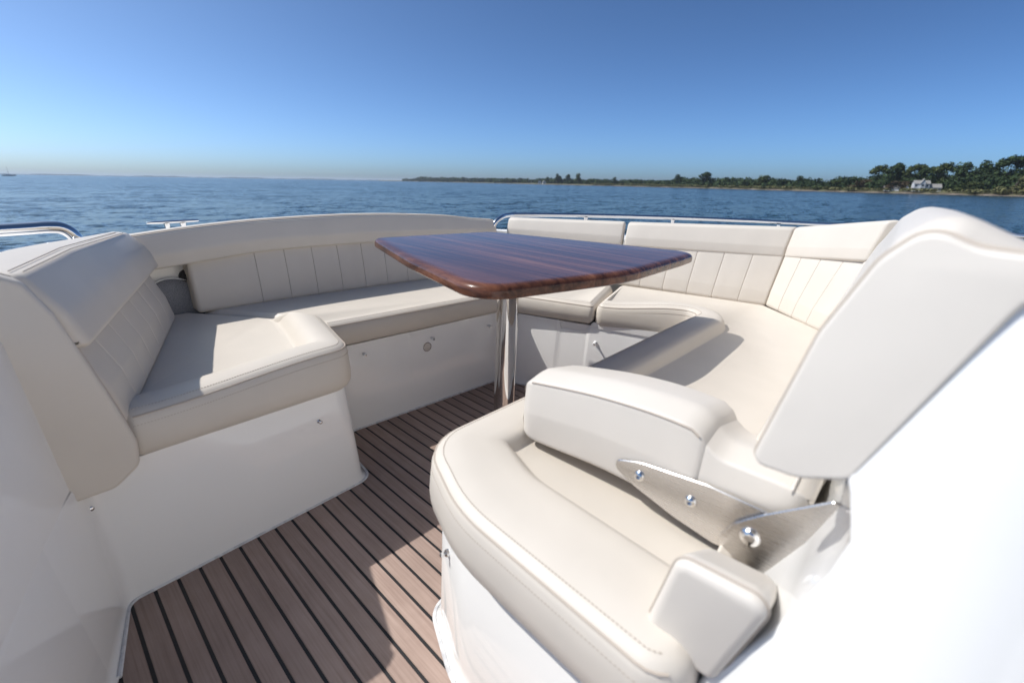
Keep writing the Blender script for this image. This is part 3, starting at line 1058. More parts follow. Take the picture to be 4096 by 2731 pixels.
# ---------------- corner speaker
SP = empty('speaker', (0.36, 2.05, 0.49))
tag(SP, 'round grey mesh speaker grille in the left seat corner', 'speaker')
sn = np.array([0.10, -1.0, 0.10])
v, f = lathe([(0.0001, 0.012), (0.04, 0.0115), (0.075, 0.009), (0.098, 0.003), (0.104, -0.004), (0.0001, -0.004)], (0.362, 2.072, 0.480), sn, 40)
mk('grille', v, f, 'speaker_mesh', SP)
v, f = lathe([(0.103, -0.004), (0.104, 0.001), (0.106, 0.0015), (0.108, 0.0005), (0.108, -0.004)], (0.362, 2.072, 0.480), sn, 40)
mk('rim', v, f, 'white_plastic', SP)
pb_ = [(0.16, 2.068, 0.366), (0.62, 2.114, 0.366), (0.62, 2.135, 0.69), (0.16, 2.09, 0.69)]
pb2 = [(x, y + 0.03, z) for x, y, z in pb_]
mk('corner_panel', pb_ + pb2, loft_faces(2, 4), 'gelcoat', SP, smooth=0)
KN = empty('power_socket', (0.437, 2.09, 0.58))
tag(KN, 'black round socket half hidden beside the speaker and long backrest', 'socket')
v, f = lathe([(0.0001, -0.01), (0.028, -0.01), (0.028, 0.004), (0.024, 0.008), (0.016, 0.008), (0.015, 0.018), (0.010, 0.022), (0.0001, 0.022)], (0.424, 2.094, 0.583), (0.05, -1, 0.05), 20)
mk('socket_cap', v, f, 'black_rubber', KN)

# ---------------- table
TB = empty('table', (1.165, 1.088, 0))
tag(TB, 'dark varnished wooden table on a chrome pedestal in the cockpit', 'table')
tp = [(0.742, 0.800), (1.30, 0.678), (1.80, 0.705), (1.995, 0.725), (1.690, 1.725), (1.10, 1.790), (1.028, 1.790), (0.865, 1.295)]
tp_r = [0.11, 0.9, 0.5, 0.13, 0.10, 0.3, 0.05, 0.8]
KT = 0.86
tp = [((1.37 + (x - 1.37) * 0.965) * KT, (1.26 + (y - 1.26) * 0.965) * KT) for x, y in tp]
tp_r = [q * KT for q in tp_r]
secs = []
for t, z in ((0.012, 0.0), (0.004, 0.0015), (0.0, 0.006), (0.0, 0.021), (0.002, 0.0275), (0.006, 0.0325), (0.012, 0.036), (0.020, 0.0377), (0.03, 0.038)):
    q, _ = ring(tp, t, tp_r, narc=12, nsub=8)
    secs.append(np.column_stack([q, np.full(len(q), 0.734 + z * 0.9)]))
v, f = loft(secs)
mk('table_top', v, f, 'varnished_wood', TB, smooth=40)
v, f = lathe([(0.0395, 0.0), (0.0395, 0.702), (0.046, 0.706), (0.046, 0.722), (0.12, 0.725), (0.12, 0.7295), (0.001, 0.7295)], (1.165, 1.088, 0.004), (0, 0, 1), 48)
mk('pedestal', v, f, 'steel', TB, smooth=30)
v, f = lathe([(0.08, 0.0), (0.08, 0.006), (0.075, 0.010), (0.0415, 0.012), (0.0415, 0.0)], (1.165, 1.088, 0.004), (0, 0, 1), 40)
mk('floor_flange', v, f, 'steel', TB, smooth=30)

# ---------------- rails and cleat
RL = empty('handrail', (0.0, 1.98, 0.7))
tag(RL, 'polished steel handrail at the left edge above the water', 'handrail')
v, f = tube(smooth_path([(-0.75, 1.86, 0.62), (-0.72, 1.865, 0.74), (-0.66, 1.875, 0.775), (-0.3, 1.94, 0.788), (0.0, 1.985, 0.794), (0.075, 1.995, 0.796), (0.110, 2.0, 0.788), (0.132, 2.002, 0.757), (0.145, 2.004, 0.69)], 6), 0.0185, 16)
mk('rail_tube', v, f, 'steel', RL, smooth=80)
v, f = lathe([(0.0001, 0), (0.03, 0), (0.03, 0.004), (0.02, 0.008), (0.0001, 0.008)], (0.146, 2.004, 0.683), (0, 0, 1), 20)
mk('foot', v, f, 'steel', RL)

RR = empty('bow_rail', (2.9, 1.4, 0.65))
tag(RR, 'long polished steel bow rail on posts behind the far right backrests', 'bow rail')
rp = [(1.93, 1.965, 0.66), (1.955, 1.955, 0.735), (2.01, 1.96, 0.764), (2.09, 1.985, 0.7735), (2.20, 1.96, 0.775), (2.58, 1.77, 0.776), (3.12, 1.37, 0.777), (3.44, 0.97, 0.781), (3.55, 0.77, 0.783), (3.62, 0.55, 0.79), (3.66, 0.30, 0.80), (3.6, -0.6, 0.82)]
v, f = tube(smooth_path(rp, 6), 0.0135, 14)
mk('rail_tube', v, f, 'steel', RR, smooth=80)
for (x, y) in ((2.60, 1.755), (3.105, 1.385), (3.515, 0.83), (3.655, 0.2)):
    zr = 0.777
    v, f = tube([(x, y, 0.62), (x, y, zr - 0.026), (x, y, zr - 0.012)], [0.0125, 0.0125, 0.015], 12)
    mk('post', v, f, 'steel', RR)
    v, f = lathe([(0.0001, 0), (0.028, 0), (0.028, 0.004), (0.016, 0.008), (0.0001, 0.008)], (x, y, 0.668), (0, 0, 1), 16)
    mk('foot', v, f, 'steel', RR)
CL = empty('mooring_cleat', (0.46, 2.35, 0.69))
tag(CL, 'steel mooring cleat on the side deck behind the long backrest', 'cleat')
secs = []
for x, rz, ry in ((0.372, 0.002, 0.002), (0.376, 0.0048, 0.005), (0.40, 0.0058, 0.0075), (0.44, 0.0068, 0.010), (0.49, 0.0068, 0.010), (0.53, 0.0058, 0.0075), (0.552, 0.0048, 0.005), (0.556, 0.002, 0.002)):
    zc = 0.7640 + (x - 0.46) * 0.02
    secs.append([(x, 2.35 + ry * math.cos(q * math.pi / 6), zc + rz * math.sin(q * math.pi / 6)) for q in range(12)])
v, f = loft(secs)
mk('crossbar', v, f, 'steel', CL, smooth=60)
for x in (0.440, 0.496):
    v, f = lathe([(0.016, 0), (0.014, 0.006), (0.0085, 0.02), (0.0085, 0.045), (0.012, 0.062), (0.012, 0.066)], (x, 2.35, 0.694), (0, 0, 1), 14)
    mk('foot', v, f, 'steel', CL)
for (x, y, z) in ((0.83, 2.32, 0.735), (0.97, 2.25, 0.74)):
    pass

# ---------------- trim the whole boat against the sea horizon
for o in boat_tops:
    o.matrix_world = BOAT @ Matrix.Translation(o.location) @ Matrix.Diagonal((*o.scale, 1))

# =================================================================== THE WATER AND THE SHORE (world frame, sea level z = 0)
mt, nt, b = new_mat('sea')
tc = node(nt, 'ShaderNodeTexCoord')
acc = None
for sc_, sy, de, amp, rot in ((0.045, 2.0, 2.0, 0.16, 25), (0.15, 2.0, 2.0, 0.28, 18), (0.6, 1.9, 2.0, 0.50, 8), (2.3, 1.5, 3.0, 0.56, 30)):
    mp = node(nt, 'ShaderNodeMapping')
    mp.inputs['Rotation'].default_value = (0, 0, R(rot + 48))
    mp.inputs['Scale'].default_value = (sc_, sc_ * sy, sc_)
    nt.links.new(tc.outputs['Object'], mp.inputs['Vector'])
    n = node(nt, 'ShaderNodeTexNoise', Scale=1.0, Detail=de, Roughness=0.5, Distortion=0.2)
    nt.links.new(mp.outputs[0], n.inputs['Vector'])
    sb_ = node(nt, 'ShaderNodeVectorMath', operation='SUBTRACT')
    nt.links.new(n.outputs['Color'], sb_.inputs[0])
    sb_.inputs[1].default_value = (0.5, 0.5, 0.5)
    ml = node(nt, 'ShaderNodeVectorMath', operation='MULTIPLY')
    nt.links.new(sb_.outputs[0], ml.inputs[0])
    ml.inputs[1].default_value = (amp * 2, amp * 2, 0)
    if acc:
        ad = node(nt, 'ShaderNodeVectorMath', operation='ADD')
        nt.links.new(acc.outputs[0], ad.inputs[0])
        nt.links.new(ml.outputs[0], ad.inputs[1])
        acc = ad
    else:
        acc = ml
ad = node(nt, 'ShaderNodeVectorMath', operation='ADD')
nt.links.new(acc.outputs[0], ad.inputs[0])
ad.inputs[1].default_value = (0, 0, 1)
nz = node(nt, 'ShaderNodeVectorMath', operation='NORMALIZE')
nt.links.new(ad.outputs[0], nz.inputs[0])
nt.links.new(nz.outputs[0], b.inputs['Normal'])
b.inputs['Base Color'].default_value = (0.012, 0.034, 0.040, 1)
b.inputs['Roughness'].default_value = 0.16
b.inputs['IOR'].default_value = 1.33
b.inputs['Specular IOR Level'].default_value = 0.4

rad = [0.0] + list(np.geomspace(4, 16000, 60))
verts = [(0, 0, 0)]
faces = []
NA = 96
for r_ in rad[1:]:
    verts += [(r_ * math.cos(2 * math.pi * q / NA), r_ * math.sin(2 * math.pi * q / NA), 0) for q in range(NA)]
for q in range(NA): faces.append((0, 1 + q, 1 + (q + 1) % NA))
for i in range(len(rad) - 2):
    for q in range(NA):
        a = 1 + i * NA
        faces.append((a + q, a + (q + 1) % NA, a + NA + (q + 1) % NA, a + NA + q))
sea = mk('water', verts, faces, 'sea', None, boat=False)
tag(sea, 'open blue bay water with small waves', None, None, 'structure')

# shoreline: azimuth (deg), distance (m)
SH = [(58, 2900), (55.3, 2500), (51.6, 2000), (46.5, 1500), (39.3, 1050), (33.6, 850), (27.2, 720), (21.6, 600), (15.1, 500), (9.3, 440), (4.5, 410), (0.2, 390), (-4.4, 370), (-12, 350), (-25, 345), (-45, 360), (-70, 420)]
def shore_d(az): return float(np.interp(az, [a for a, _ in SH][::-1], [d for _, d in SH][::-1]))
def at(az, d, z=0.0): return Vector((d * math.cos(R(az)), d * math.sin(R(az)), z))

mt, nt, b = new_mat('ground')
tc = node(nt, 'ShaderNodeTexCoord')
n = node(nt, 'ShaderNodeTexNoise', Scale=0.08, Detail=6.0)
nt.links.new(tc.outputs['Object'], n.inputs['Vector'])
r = ramp(nt, n.outputs['Fac'], [(0.3, (0.055, 0.065, 0.025)), (0.5, (0.11, 0.10, 0.05)), (0.7, (0.07, 0.085, 0.03))])
nt.links.new(r.outputs[0], b.inputs['Base Color'])
b.inputs['Roughness'].default_value = 0.9
mt, nt, b = new_mat('sand')
tc = node(nt, 'ShaderNodeTexCoord')
n = node(nt, 'ShaderNodeTexNoise', Scale=0.15, Detail=6.0)
nt.links.new(tc.outputs['Object'], n.inputs['Vector'])
r = ramp(nt, n.outputs['Fac'], [(0.3, (0.10, 0.075, 0.055)), (0.6, (0.22, 0.175, 0.135)), (0.8, (0.16, 0.11, 0.08))])
nt.links.new(r.outputs[0], b.inputs['Base Color'])
b.inputs['Roughness'].default_value = 0.9
azs = list(np.arange(58, -70, -0.5))
g_v, g_f = [], []
prof_g = [(0.0, -0.6), (0.0, 0.0), (4, 0.7), (9, 1.4), (40, 2.2), (140, 3.5), (500, 4.0), (3000, 4.0)]
for az in azs:
    d0 = shore_d(az) + 5 * math.sin(az * 3.1) + 4 * math.sin(az * 7.7)
    for dd, z in prof_g:
        g_v.append(at(az, d0 + (dd if z >= 0 else -6), z))
mG = len(prof_g)
g_f = loft_faces(len(azs), mG, cap=False, closed=False)
gr = mk('shore_ground', g_v, g_f, 'ground', None, boat=False)
tag(gr, 'low green far shore across the bay', None, None, 'structure')
b_v = []
for az in azs:
    d0 = shore_d(az) + 5 * math.sin(az * 3.1) + 4 * math.sin(az * 7.7)
    hh = 0.55 + 0.35 * math.sin(az * 2.3 + 1) + 0.25 * math.sin(az * 9.1)
    hh = max(0.08, hh) * 0.6
    b_v += [at(az, d0 - 7, -0.2), at(az, d0 - 3.5, hh), at(az, d0 + 2.5, hh + 0.25), at(az, d0 + 3, 0.3)]
bs = mk('beach', b_v, loft_faces(len(azs), 4, cap=False, closed=False), 'sand', None, boat=False)
tag(bs, 'narrow sandy beach strip along the far shore', None, None, 'structure')
# far shore on the left horizon
f_v = []
for az in np.arange(100, 55.4, -0.5):
    d0 = 7600
    h = 9 + 5 * math.sin(az * 0.9) + 3 * math.sin(az * 2.7) + 2 * math.sin(az * 6.1)
    if az < 60: h *= (az - 54) / 6
    f_v += [at(az, d0, -1), at(az, d0, max(1, h) * 0.75), at(az, d0 + 900, max(1, h) * 0.7), at(az, d0 + 900, -1)]
mt, nt, b = new_mat('far_woods')
b.inputs['Base Color'].default_value = (0.05, 0.07, 0.035, 1)
b.inputs['Roughness'].default_value = 0.9
fs = mk('far_shore', f_v, loft_faces(len(f_v) // 4, 4, cap=False, closed=False), 'far_woods', None, boat=False)
tag(fs, 'very distant low wooded shore on the left horizon', None, None, 'structure')

# ---------------- trees
def leaf_mat(name, c0, c1):
    mt, nt, b = new_mat(name)
    gi = node(nt, 'ShaderNodeNewGeometry')
    tc = node(nt, 'ShaderNodeTexCoord')
    n = node(nt, 'ShaderNodeTexNoise', Scale=0.25, Detail=2.0)
    nt.links.new(tc.outputs['Object'], n.inputs['Vector'])
    mxm = node(nt, 'ShaderNodeMath', operation='ADD')
    nt.links.new(gi.outputs['Random Per Island'], mxm.inputs[0])
    nt.links.new(n.outputs['Fac'], mxm.inputs[1])
    md = node(nt, 'ShaderNodeMath', operation='MULTIPLY')
    md.inputs[1].default_value = 0.5
    nt.links.new(mxm.outputs[0], md.inputs[0])
    r = ramp(nt, md.outputs[0], [(0.25, c0), (0.75, c1)])
    nt.links.new(r.outputs[0], b.inputs['Base Color'])
    b.inputs['Roughness'].default_value = 0.75
    b.inputs['Specular IOR Level'].default_value = 0.2
leaf_mat('leaf_dark', (0.016, 0.030, 0.012), (0.055, 0.085, 0.028))
leaf_mat('leaf_mid', (0.030, 0.045, 0.014), (0.095, 0.115, 0.036))
leaf_mat('leaf_brown', (0.045, 0.034, 0.020), (0.110, 0.080, 0.042))
leaf_mat('leaf_pale', (0.07, 0.08, 0.03), (0.17, 0.16, 0.07))
mt, nt, b = new_mat('bark')
b.inputs['Base Color'].default_value = (0.07, 0.055, 0.045, 1)
b.inputs['Roughness'].default_value = 0.9


def leaf_cloud(lobes, n, size, seed, lean=0.0):
    """many leaf-clump faces on and in a set of lobes (cx,cy,cz,rx,ry,rz)"""
    g = np.random.default_rng(seed)
    vol = np.array([l[3] * l[4] * l[5] for l in lobes]) ** 0.66
    pick = g.choice(len(lobes), n, p=vol / vol.sum())
    V, F = [], []
    for k in range(n):
        l = lobes[pick[k]]
        d = g.normal(size=3); d /= np.linalg.norm(d)
        rr = (0.55 + 0.5 * g.random()) if g.random() < 0.8 else g.random()
        c = np.array(l[:3]) + d * rr * np.array(l[3:])
        nrm = d + g.normal(size=3) * 0.5
        nrm /= np.linalg.norm(nrm)
        a = np.cross(nrm, g.normal(size=3)); a /= np.linalg.norm(a)
        bb = np.cross(nrm, a)
        s = size * (0.6 + 0.8 * g.random())
        i = len(V)
        bend = nrm * s * 0.3
        V += [c - a * s, c - bb * s * 0.7 + bend, c + a * s, c + bb * s * 0.7 + bend]
        F += [(i, i + 1, i + 2), (i, i + 2, i + 3)]
    return V, F


def tree_mesh(kind, seed):
    g = random.Random(seed)
    H = 10.0
    lobes = []
    if kind == 'wind':            # wind-pruned crown leaning one way, open at the windward side
        for i in range(9):
            t = i / 8
            lobes.append((-2.6 + 5.4 * t + g.uniform(-.5, .5), g.uniform(-1.8, 1.8), 5.6 + 3.2 * math.sin(0.5 + 1.9 * t) + g.uniform(-.5, .5), g.uniform(1.3, 2.1), g.uniform(1.3, 2.1), g.uniform(0.8, 1.4)))
        for i in range(5):
            lobes.append((g.uniform(-2, 2.4), g.uniform(-1.6, 1.6), g.uniform(2.6, 5.0), g.uniform(1.2, 2.0), g.uniform(1.2, 2), g.uniform(0.9, 1.5)))
    elif kind == 'round':
        for i in range(13):
            a = g.uniform(0, 6.28); h = g.uniform(0.2, 0.92)
            r = 3.0 * math.sin(math.pi * (0.15 + 0.8 * h)) * g.uniform(0.3, 0.8)
            lobes.append((r * math.cos(a), r * math.sin(a), h * H, g.uniform(1.2, 2.0), g.uniform(1.2, 2.0), g.uniform(1.0, 1.6)))
    else:                          # low bushy thicket tree
        for i in range(11):
            lobes.append((g.uniform(-3.6, 3.6), g.uniform(-2, 2), g.uniform(1.5, 8.0) * (1 - 0.03 * i), g.uniform(1.4, 2.3), g.uniform(1.4, 2.2), g.uniform(1.1, 1.8)))
    V, F = leaf_cloud(lobes, 1100, 0.42, seed)
    tv, tf = MB(), None
    for (p, r_) in [([(0, 0, 0), (0.1, 0.05, 2.0), (0.3, 0.0, 4.2), (0.5, 0.1, 6.5)], [0.32, 0.25, 0.18, 0.08])] + [([(0.15, 0.0, 2.2 + 0.5 * i), (l[0] * .5, l[1] * .5, (2.6 + l[2]) / 2), (l[0], l[1], l[2])], [0.15, 0.10, 0.04]) for i, l in enumerate(lobes[:5])]:
        v, f = tube(p, r_, 6)
        tv.add(v, f)
    return (V, F), (tv.v, tv.f)


PROTO = {}
for kind in ('wind', 'round', 'bush'):
    for sd in range(3):
        (cv, cf), (tv, tf) = tree_mesh(kind, 11 * sd + len(kind))
        mc = bpy.data.meshes.new('crown'); mc.from_pydata([tuple(p) for p in cv], [], cf)
        mtk = bpy.data.meshes.new('trunk'); mtk.from_pydata([tuple(p) for p in tv], [], tf)
        mtk.materials.append(M['bark'])
        for lm in ('leaf_dark', 'leaf_mid', 'leaf_brown', 'leaf_pale'):
            m2 = mc.copy(); m2.materials.append(M[lm])
            PROTO[(kind, sd, lm)] = (m2, mtk)


def tree(name, label, kind, sd, lm, az, back, h, wid, group, yaw=None):
    d = shore_d(az) + back
    t = empty(name, at(az, d, 2.0 if back > 15 else 1.4), boat=False)
    tag(t, label, 'tree', group)
    face = R(az - 90)               # local x runs left to right as seen from the boat
    t.rotation_euler = (0, 0, face if yaw is None else yaw)
    cm, tm = PROTO[(kind, sd % 3, lm)]
    for nm, me in (('crown', cm), ('trunk', tm)):
        o = bpy.data.objects.new(nm, me)
        col.objects.link(o)
        o.parent = t
        o.scale = (wid / 8.0, wid / 8.0, h / 10.0)
    return t


GT = 'trees on the far shore'
def top_h(az, el, back): return EYE + (shore_d(az) + back) * math.tan(R(el)) - 2.0
# name, label, kind, seed, leaf, azimuth, back, elevation of the top, width
TR = [
    ('shore_tree', 'tall dark tree at the far right edge of the wooded shore', 'wind', 0, 'leaf_dark', -3.0, 30, 2.70, 16),
    ('shore_tree', 'big dark tree just left of the tallest shore tree', 'round', 1, 'leaf_dark', -1.7, 25, 2.36, 17),
    ('shore_tree', 'dark tree behind and right of the white house wing', 'round', 2, 'leaf_dark', -0.3, 28, 2.30, 15),
    ('shore_tree', 'windswept tree standing directly above the white house wing', 'wind', 1, 'leaf_mid', 0.95, 34, 2.20, 13),
    ('shore_tree', 'dark windswept tree right behind the white house roof', 'wind', 2, 'leaf_dark', 1.95, 36, 1.98, 13),
    ('shore_tree', 'windswept tree left of the white house roof', 'wind', 0, 'leaf_mid', 2.9, 36, 2.14, 13),
    ('shore_tree', 'broad tree crowning the wood left of the white house', 'round', 0, 'leaf_dark', 4.25, 32, 2.22, 16),
    ('shore_tree', 'open windswept tree at the left end of the high wood', 'wind', 1, 'leaf_mid', 5.5, 30, 2.05, 14),
    ('shore_tree', 'brownish low tree in front of the wood beside the grey roofed shed', 'bush', 0, 'leaf_brown', 4.0, 12, 1.10, 12),
    ('shore_tree', 'rounded green tree on the right of the white house at the water', 'bush', 1, 'leaf_mid', -0.9, 8, 1.05, 10),
    ('shore_tree', 'pale green tree at the right frame edge near the water', 'bush', 2, 'leaf_pale', -3.7, 10, 1.9, 14),
    ('shore_tree', 'low dark tree just left of the high wood', 'bush', 0, 'leaf_dark', 7.4, 25, 1.30, 16),
    ('shore_tree', 'brown tinged low tree left of the high wood', 'bush', 1, 'leaf_brown', 6.6, 18, 1.05, 13),
    ('shore_tree', 'low green tree in the gap between thickets', 'bush', 2, 'leaf_mid', 9.3, 20, 0.92, 18),
    ('shore_tree', 'dark thicket tree, right one of the middle shore hump', 'round', 1, 'leaf_dark', 11.7, 25, 1.10, 17),
    ('shore_tree', 'dark thicket tree in the middle shore hump', 'bush', 0, 'leaf_dark', 13.2, 22, 0.95, 17),
    ('shore_tree', 'bushy tree topping the middle shore hump', 'round', 2, 'leaf_mid', 15.0, 25, 1.16, 19),
    ('shore_tree', 'low tree on the left side of the middle shore hump', 'bush', 1, 'leaf_dark', 16.6, 20, 0.92, 16),
    ('shore_tree', 'tall rounded dark tree near the middle of the right shore', 'round', 0, 'leaf_dark', 20.8, 20, 1.40, 21),
    ('shore_tree', 'low tree right of the tall rounded shore tree', 'bush', 2, 'leaf_dark', 18.9, 20, 1.0, 18),
    ('shore_tree', 'isolated round crowned tree left of the tall rounded tree', 'round', 1, 'leaf_dark', 23.6, 18, 1.15, 20),
    ('shore_tree', 'small dark spruce like tree on the low marsh shore', 'round', 2, 'leaf_dark', 30.6, 30, 0.80, 11),
    ('shore_tree', 'right one of three taller trees on the far point', 'round', 2, 'leaf_mid', 34.8, 25, 1.16, 16),
    ('shore_tree', 'middle one of three taller trees on the far point', 'round', 0, 'leaf_dark', 36.0, 25, 1.0, 15),
    ('shore_tree', 'left one of three taller trees on the far point', 'round', 1, 'leaf_dark', 37.2, 25, 1.06, 20),
    ('shore_tree', 'narrow dark tree left of the three taller trees', 'round', 2, 'leaf_dark', 38.4, 25, 0.72, 11),
]
for nm, lb, kd, sd, lm, az, back, el, wid in TR:
    tree(nm, lb, kd, sd, lm, az, back, top_h(az, el, back), wid, GT)

# the continuous wood and scrub behind, too far off to count
def wood(name, label, ranges, seed, mat, density, size):
    g = np.random.default_rng(seed)
    lob = []
    for a0, a1, b0, b1, e0, e1, n in ranges:
        for _ in range(n):
            az = g.uniform(a1, a0); bk = g.uniform(b0, b1); d = shore_d(az) + bk
            el = g.uniform(e0, e1)
            ht = max(1.0, EYE + d * math.tan(R(el)) - 2)
            w = d * 0.009 * g.uniform(0.7, 1.4)
            c = at(az, d, 2 + ht * 0.45)
            lob.append((c.x, c.y, c.z, w, w, ht * 0.5))
    V, F = leaf_cloud(lob, density, size, seed + 1)
    # leaf size grows with distance so far lobes stay closed
    o = mk(name, V, F, mat, None, smooth=0, boat=False, kind='stuff')
    tag(o, label)
    return o


wood('woodland', 'dense dark wood behind the white house on the right shore', [(5.6, -8, 30, 70, 1.2, 1.95, 90), (5.9, 4.7, 16, 40, 0.7, 1.5, 18), (4.7, 0.2, 32, 44, 0.7, 1.5, 50), (0.2, -8, 16, 40, 0.7, 1.5, 60), (-0.5, -8, 20, 50, 1.5, 2.3, 40), (8.8, 5.6, 25, 60, 0.6, 1.2, 34)], 3, 'leaf_dark', 32000, 0.85)
wood('woodland', 'low thicket line along the middle of the far shore', [(24, 7, 20, 60, 0.45, 1.0, 150), (26, 7, 12, 30, 0.25, 0.55, 90), (34, 24, 30, 80, 0.36, 0.62, 90)], 5, 'leaf_dark', 26000, 1.25)
wood('woodland', 'distant dark pine wood on the far point', [(40, 33, 30, 90, 0.40, 0.60, 40), (53.5, 40, 20, 90, 0.34, 0.52, 90), (55.2, 53, 20, 60, 0.15, 0.3, 14)], 9, 'leaf_dark', 14000, 3.0)
wood('marsh_grass', 'pale marsh grass and scrub strip along the waterline', [(33, 7, 2, 14, 0.0, 0.16, 130), (9, -6, 2, 7, 0.0, 0.05, 40)], 21, 'leaf_pale', 9000, 0.8)

# ---------------- white house and shed on the shore
mt, nt, b = new_mat('clapboard')
b.inputs['Base Color'].default_value = (0.55, 0.56, 0.57, 1)
b.inputs['Roughness'].default_value = 0.6
mt, nt, b = new_mat('shingle_roof')
tc = node(nt, 'ShaderNodeTexCoord')
n = node(nt, 'ShaderNodeTexNoise', Scale=2.0, Detail=4.0)
nt.links.new(tc.outputs['Object'], n.inputs['Vector'])
r = ramp(nt, n.outputs['Fac'], [(0.3, (0.20, 0.19, 0.18)), (0.7, (0.32, 0.31, 0.29))])
nt.links.new(r.outputs[0], b.inputs['Base Color'])
b.inputs['Roughness'].default_value = 0.85
mt, nt, b = new_mat('window_glass')
b.inputs['Base Color'].default_value = (0.03, 0.04, 0.05, 1)
b.inputs['Roughness'].default_value = 0.08


def block(parent, x0, x1, y0, y1, z0, ze, zr, wname='wall', wins=(), gable=False, wall='clapboard'):
    """walls with a pitched roof, ridge along x (or along y for a gable front); local frame: x right, y away"""
    mb = MB()
    if not gable:
        sec = [(y0, z0), (y0, ze), ((y0 + y1) / 2, zr), (y1, ze), (y1, z0)]
        v, f = loft([[(x, a, z) for a, z in sec] for x in (x0, x1)])
    else:
        sec = [(x0, z0), (x0, ze), ((x0 + x1) / 2, zr), (x1, ze), (x1, z0)]
        v, f = loft([[(a, y, z) for a, z in sec] for y in (y0, y1)])
    kids = [(wname, v, f, wall)]
    o = 0.35
    if not gable:
        ym = (y0 + y1) / 2
        sl = (zr - ze) / (ym - y0)
        sec = [(y0 - o, ze - o * sl + .06), (ym, zr + .06), (y1 + o, ze - o * sl + .06), (y1 + o, ze - o * sl + .26), (ym, zr + .30), (y0 - o, ze - o * sl + .26)]
        v, f = loft([[(x, a, z) for a, z in sec] for x in (x0 - o, x1 + o)])
    else:
        xm = (x0 + x1) / 2
        sl = (zr - ze) / (xm - x0)
        sec = [(x0 - o, ze - o * sl + .06), (xm, zr + .06), (x1 + o, ze - o * sl + .06), (x1 + o, ze - o * sl + .26), (xm, zr + .30), (x0 - o, ze - o * sl + .26)]
        v, f = loft([[(a, y, z) for a, z in sec] for y in (y0 - o, y1 + o)])
    kids.append(('roof', v, f, 'shingle_roof'))
    for (wx, wz, ww, wh) in wins:
        kids.append(('window', *(lambda m_: (m_.v, m_.f))(MB().box(wx - ww / 2, wx + ww / 2, y0 - 0.06, y0 + 0.05, wz, wz + wh)), 'window_glass'))
    for nm, v, f, mtn in kids:
        me = bpy.data.meshes.new(nm)
        me.from_pydata([tuple(map(float, p)) for p in v], [], f)
        bm = bmesh.new(); bm.from_mesh(me); bmesh.ops.recalc_face_normals(bm, faces=bm.faces); bm.to_mesh(me); bm.free()
        me.materials.append(M[mtn])
        ob = bpy.data.objects.new(nm, me)
        col.objects.link(ob)
        ob.parent = parent


def house_at(name, az, back, label, yaw=0):
    h = empty(name, at(az, shore_d(az) + back, 1.4), boat=False)
    h.rotation_euler = (0, 0, R(az - 90 + yaw))
    tag(h, label, 'house')
    return h


HS = house_at('house', 2.15, 12, 'white two storey house with grey roofs on the wooded shore', 12)
block(HS, -4.6, 4.4, 0, 8, 0, 5.4, 7.6, wins=[(-3.4, 3.4, 1, 1.3), (-3.4, 0.9, 1, 1.4), (3.0, 3.4, 1, 1.3), (3.0, .9, 1, 1.4)])
block(HS, -1.2, 1.6, -1.2, 3, 0, 5.8, 8.6, gable=True, wins=[(0.2, 3.6, 1.2, 1.5), (0.2, 0.8, 1.6, 1.8)])
block(HS, 4.4, 11.6, 0.8, 7.5, 0, 2.9, 5.2, wins=[(5.6, 0.9, 1, 1.2), (7.4, 0.9, 1, 1.2), (9.2, 0.9, 1, 1.2), (10.7, .9, .9, 1.2)])
HS.scale = (0.88, 0.88, 0.88)
SHD = house_at('shed', 4.25, 8, 'low white shed with a long grey roof left of the white house', -8)
SHD['category'] = 'shed'
block(SHD, -4.5, 4.0, 0, 5, -0.2, 1.7, 3.0, wins=[(-2.6, 0.3, 1.6, 1.0)])
HUT = house_at('hut', 3.15, 9, 'tiny white hut between the shed and the white house', 0)
HUT['category'] = 'hut'
block(HUT, -1.0, 1.0, 0, 2.2, 0, 2.0, 3.2, gable=True, wins=[(0, 0.5, 0.7, 0.9)])
C1 = house_at('cottage', 39.3, 12, 'small pale cottage on the distant point, left one of two', 0)
block(C1, -4, 3, 0, 7, -0.5, 4.0, 7.0, gable=True, wins=[(-0.5, 1, 1.5, 1.5)])
C2 = house_at('cottage', 38.75, 12, 'small pale cottage on the distant point, right one of two', 10)
block(C2, -3.5, 3.5, 0, 7, -0.5, 3.6, 6.4, gable=True, wins=[(0, 1, 1.5, 1.5)])

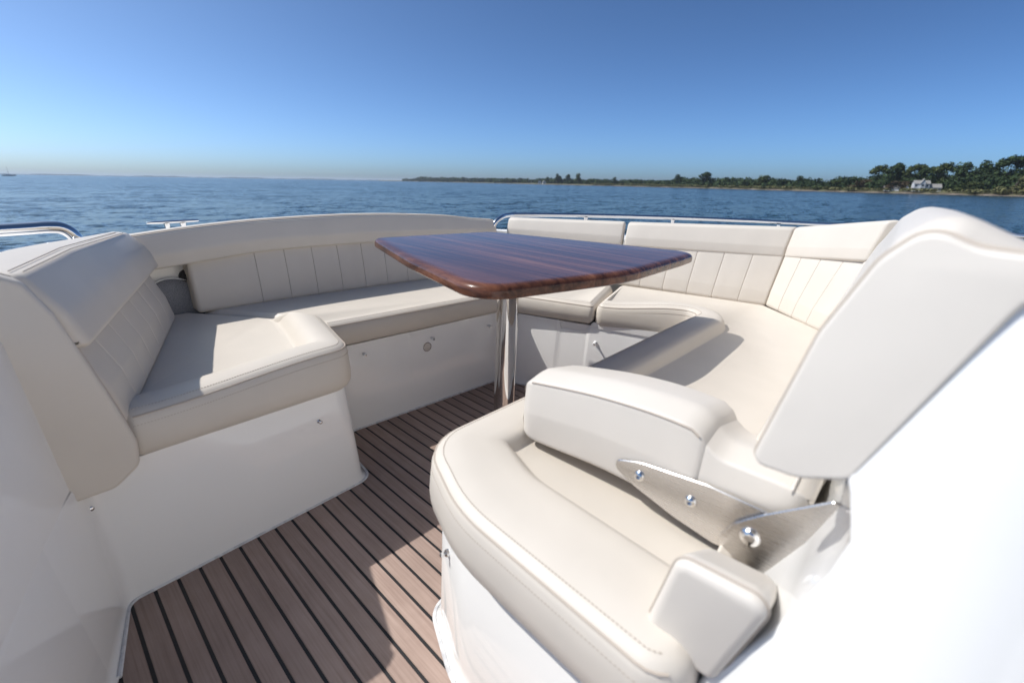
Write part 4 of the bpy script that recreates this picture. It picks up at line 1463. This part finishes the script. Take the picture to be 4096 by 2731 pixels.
# ---------------- sailing boat far off on the left
mt, nt, b = new_mat('dark_hull')
b.inputs['Base Color'].default_value = (0.04, 0.05, 0.08, 1)
b.inputs['Roughness'].default_value = 0.4
SBT = empty('sailboat', at(88.7, 1000, 0), boat=False)
SBT.rotation_euler = (0, 0, R(88.7 - 90 + 8))
tag(SBT, 'tiny dark sailing boat with bare mast on the left horizon', 'sailboat')
secs = []
for x, w, zk, zt in ((-7, 1.0, 0.2, 1.2), (-4, 1.7, -.3, 1.2), (0, 2.0, -.4, 1.25), (4, 1.4, -.3, 1.45), (7.5, 0.06, 0.6, 1.8)):
    secs.append([(x, -w, zt), (x, -w * .8, (zt + zk) / 2), (x, 0, zk), (x, w * .8, (zt + zk) / 2), (x, w, zt)])
def plain(nm, v, f, mt_, parent):
    me = bpy.data.meshes.new(nm); me.from_pydata([tuple(map(float, p)) for p in v], [], f)
    me.materials.append(M[mt_]); ob = bpy.data.objects.new(nm, me); col.objects.link(ob); ob.parent = parent
    return ob
v, f = loft(secs); plain('hull', v, f, 'dark_hull', SBT)
v, f = loft([[(-3, -1, 1.2), (-3, 1, 1.2), (-3, .8, 1.9), (-3, -.8, 1.9)], [(3, -.8, 1.3), (3, .8, 1.3), (2.2, .6, 1.9), (2.2, -.6, 1.9)]]); plain('cabin', v, f, 'white_plastic', SBT)
v, f = tube([(0.5, 0, 1.2), (0.2, 0, 12.5)], [0.16, 0.1], 6); plain('mast', v, f, 'dark_hull', SBT)
v, f = tube([(0.3, 0, 2.6), (-5, 0, 2.7)], 0.2, 6); plain('boom', v, f, 'dark_hull', SBT)

# ---------------- thin summer haze over the bay
mt = bpy.data.materials.new('haze_air')
mt.use_nodes = True
nt = mt.node_tree
nt.nodes.clear()
out = nt.nodes.new('ShaderNodeOutputMaterial')
pv = nt.nodes.new('ShaderNodeVolumePrincipled')
pv.inputs['Color'].default_value = (0.80, 0.90, 1.0, 1)
pv.inputs['Density'].default_value = 0.00009
pv.inputs['Anisotropy'].default_value = 0.2
nt.links.new(pv.outputs[0], out.inputs['Volume'])
M['haze_air'] = mt
hz = MB().box(-17000, 17000, -17000, 17000, -1.6, 40)
hzo = mk('haze', hz.v, hz.f, 'haze_air', None, smooth=0, boat=False, kind='stuff')
tag(hzo, 'thin pale haze in the air over the bay')
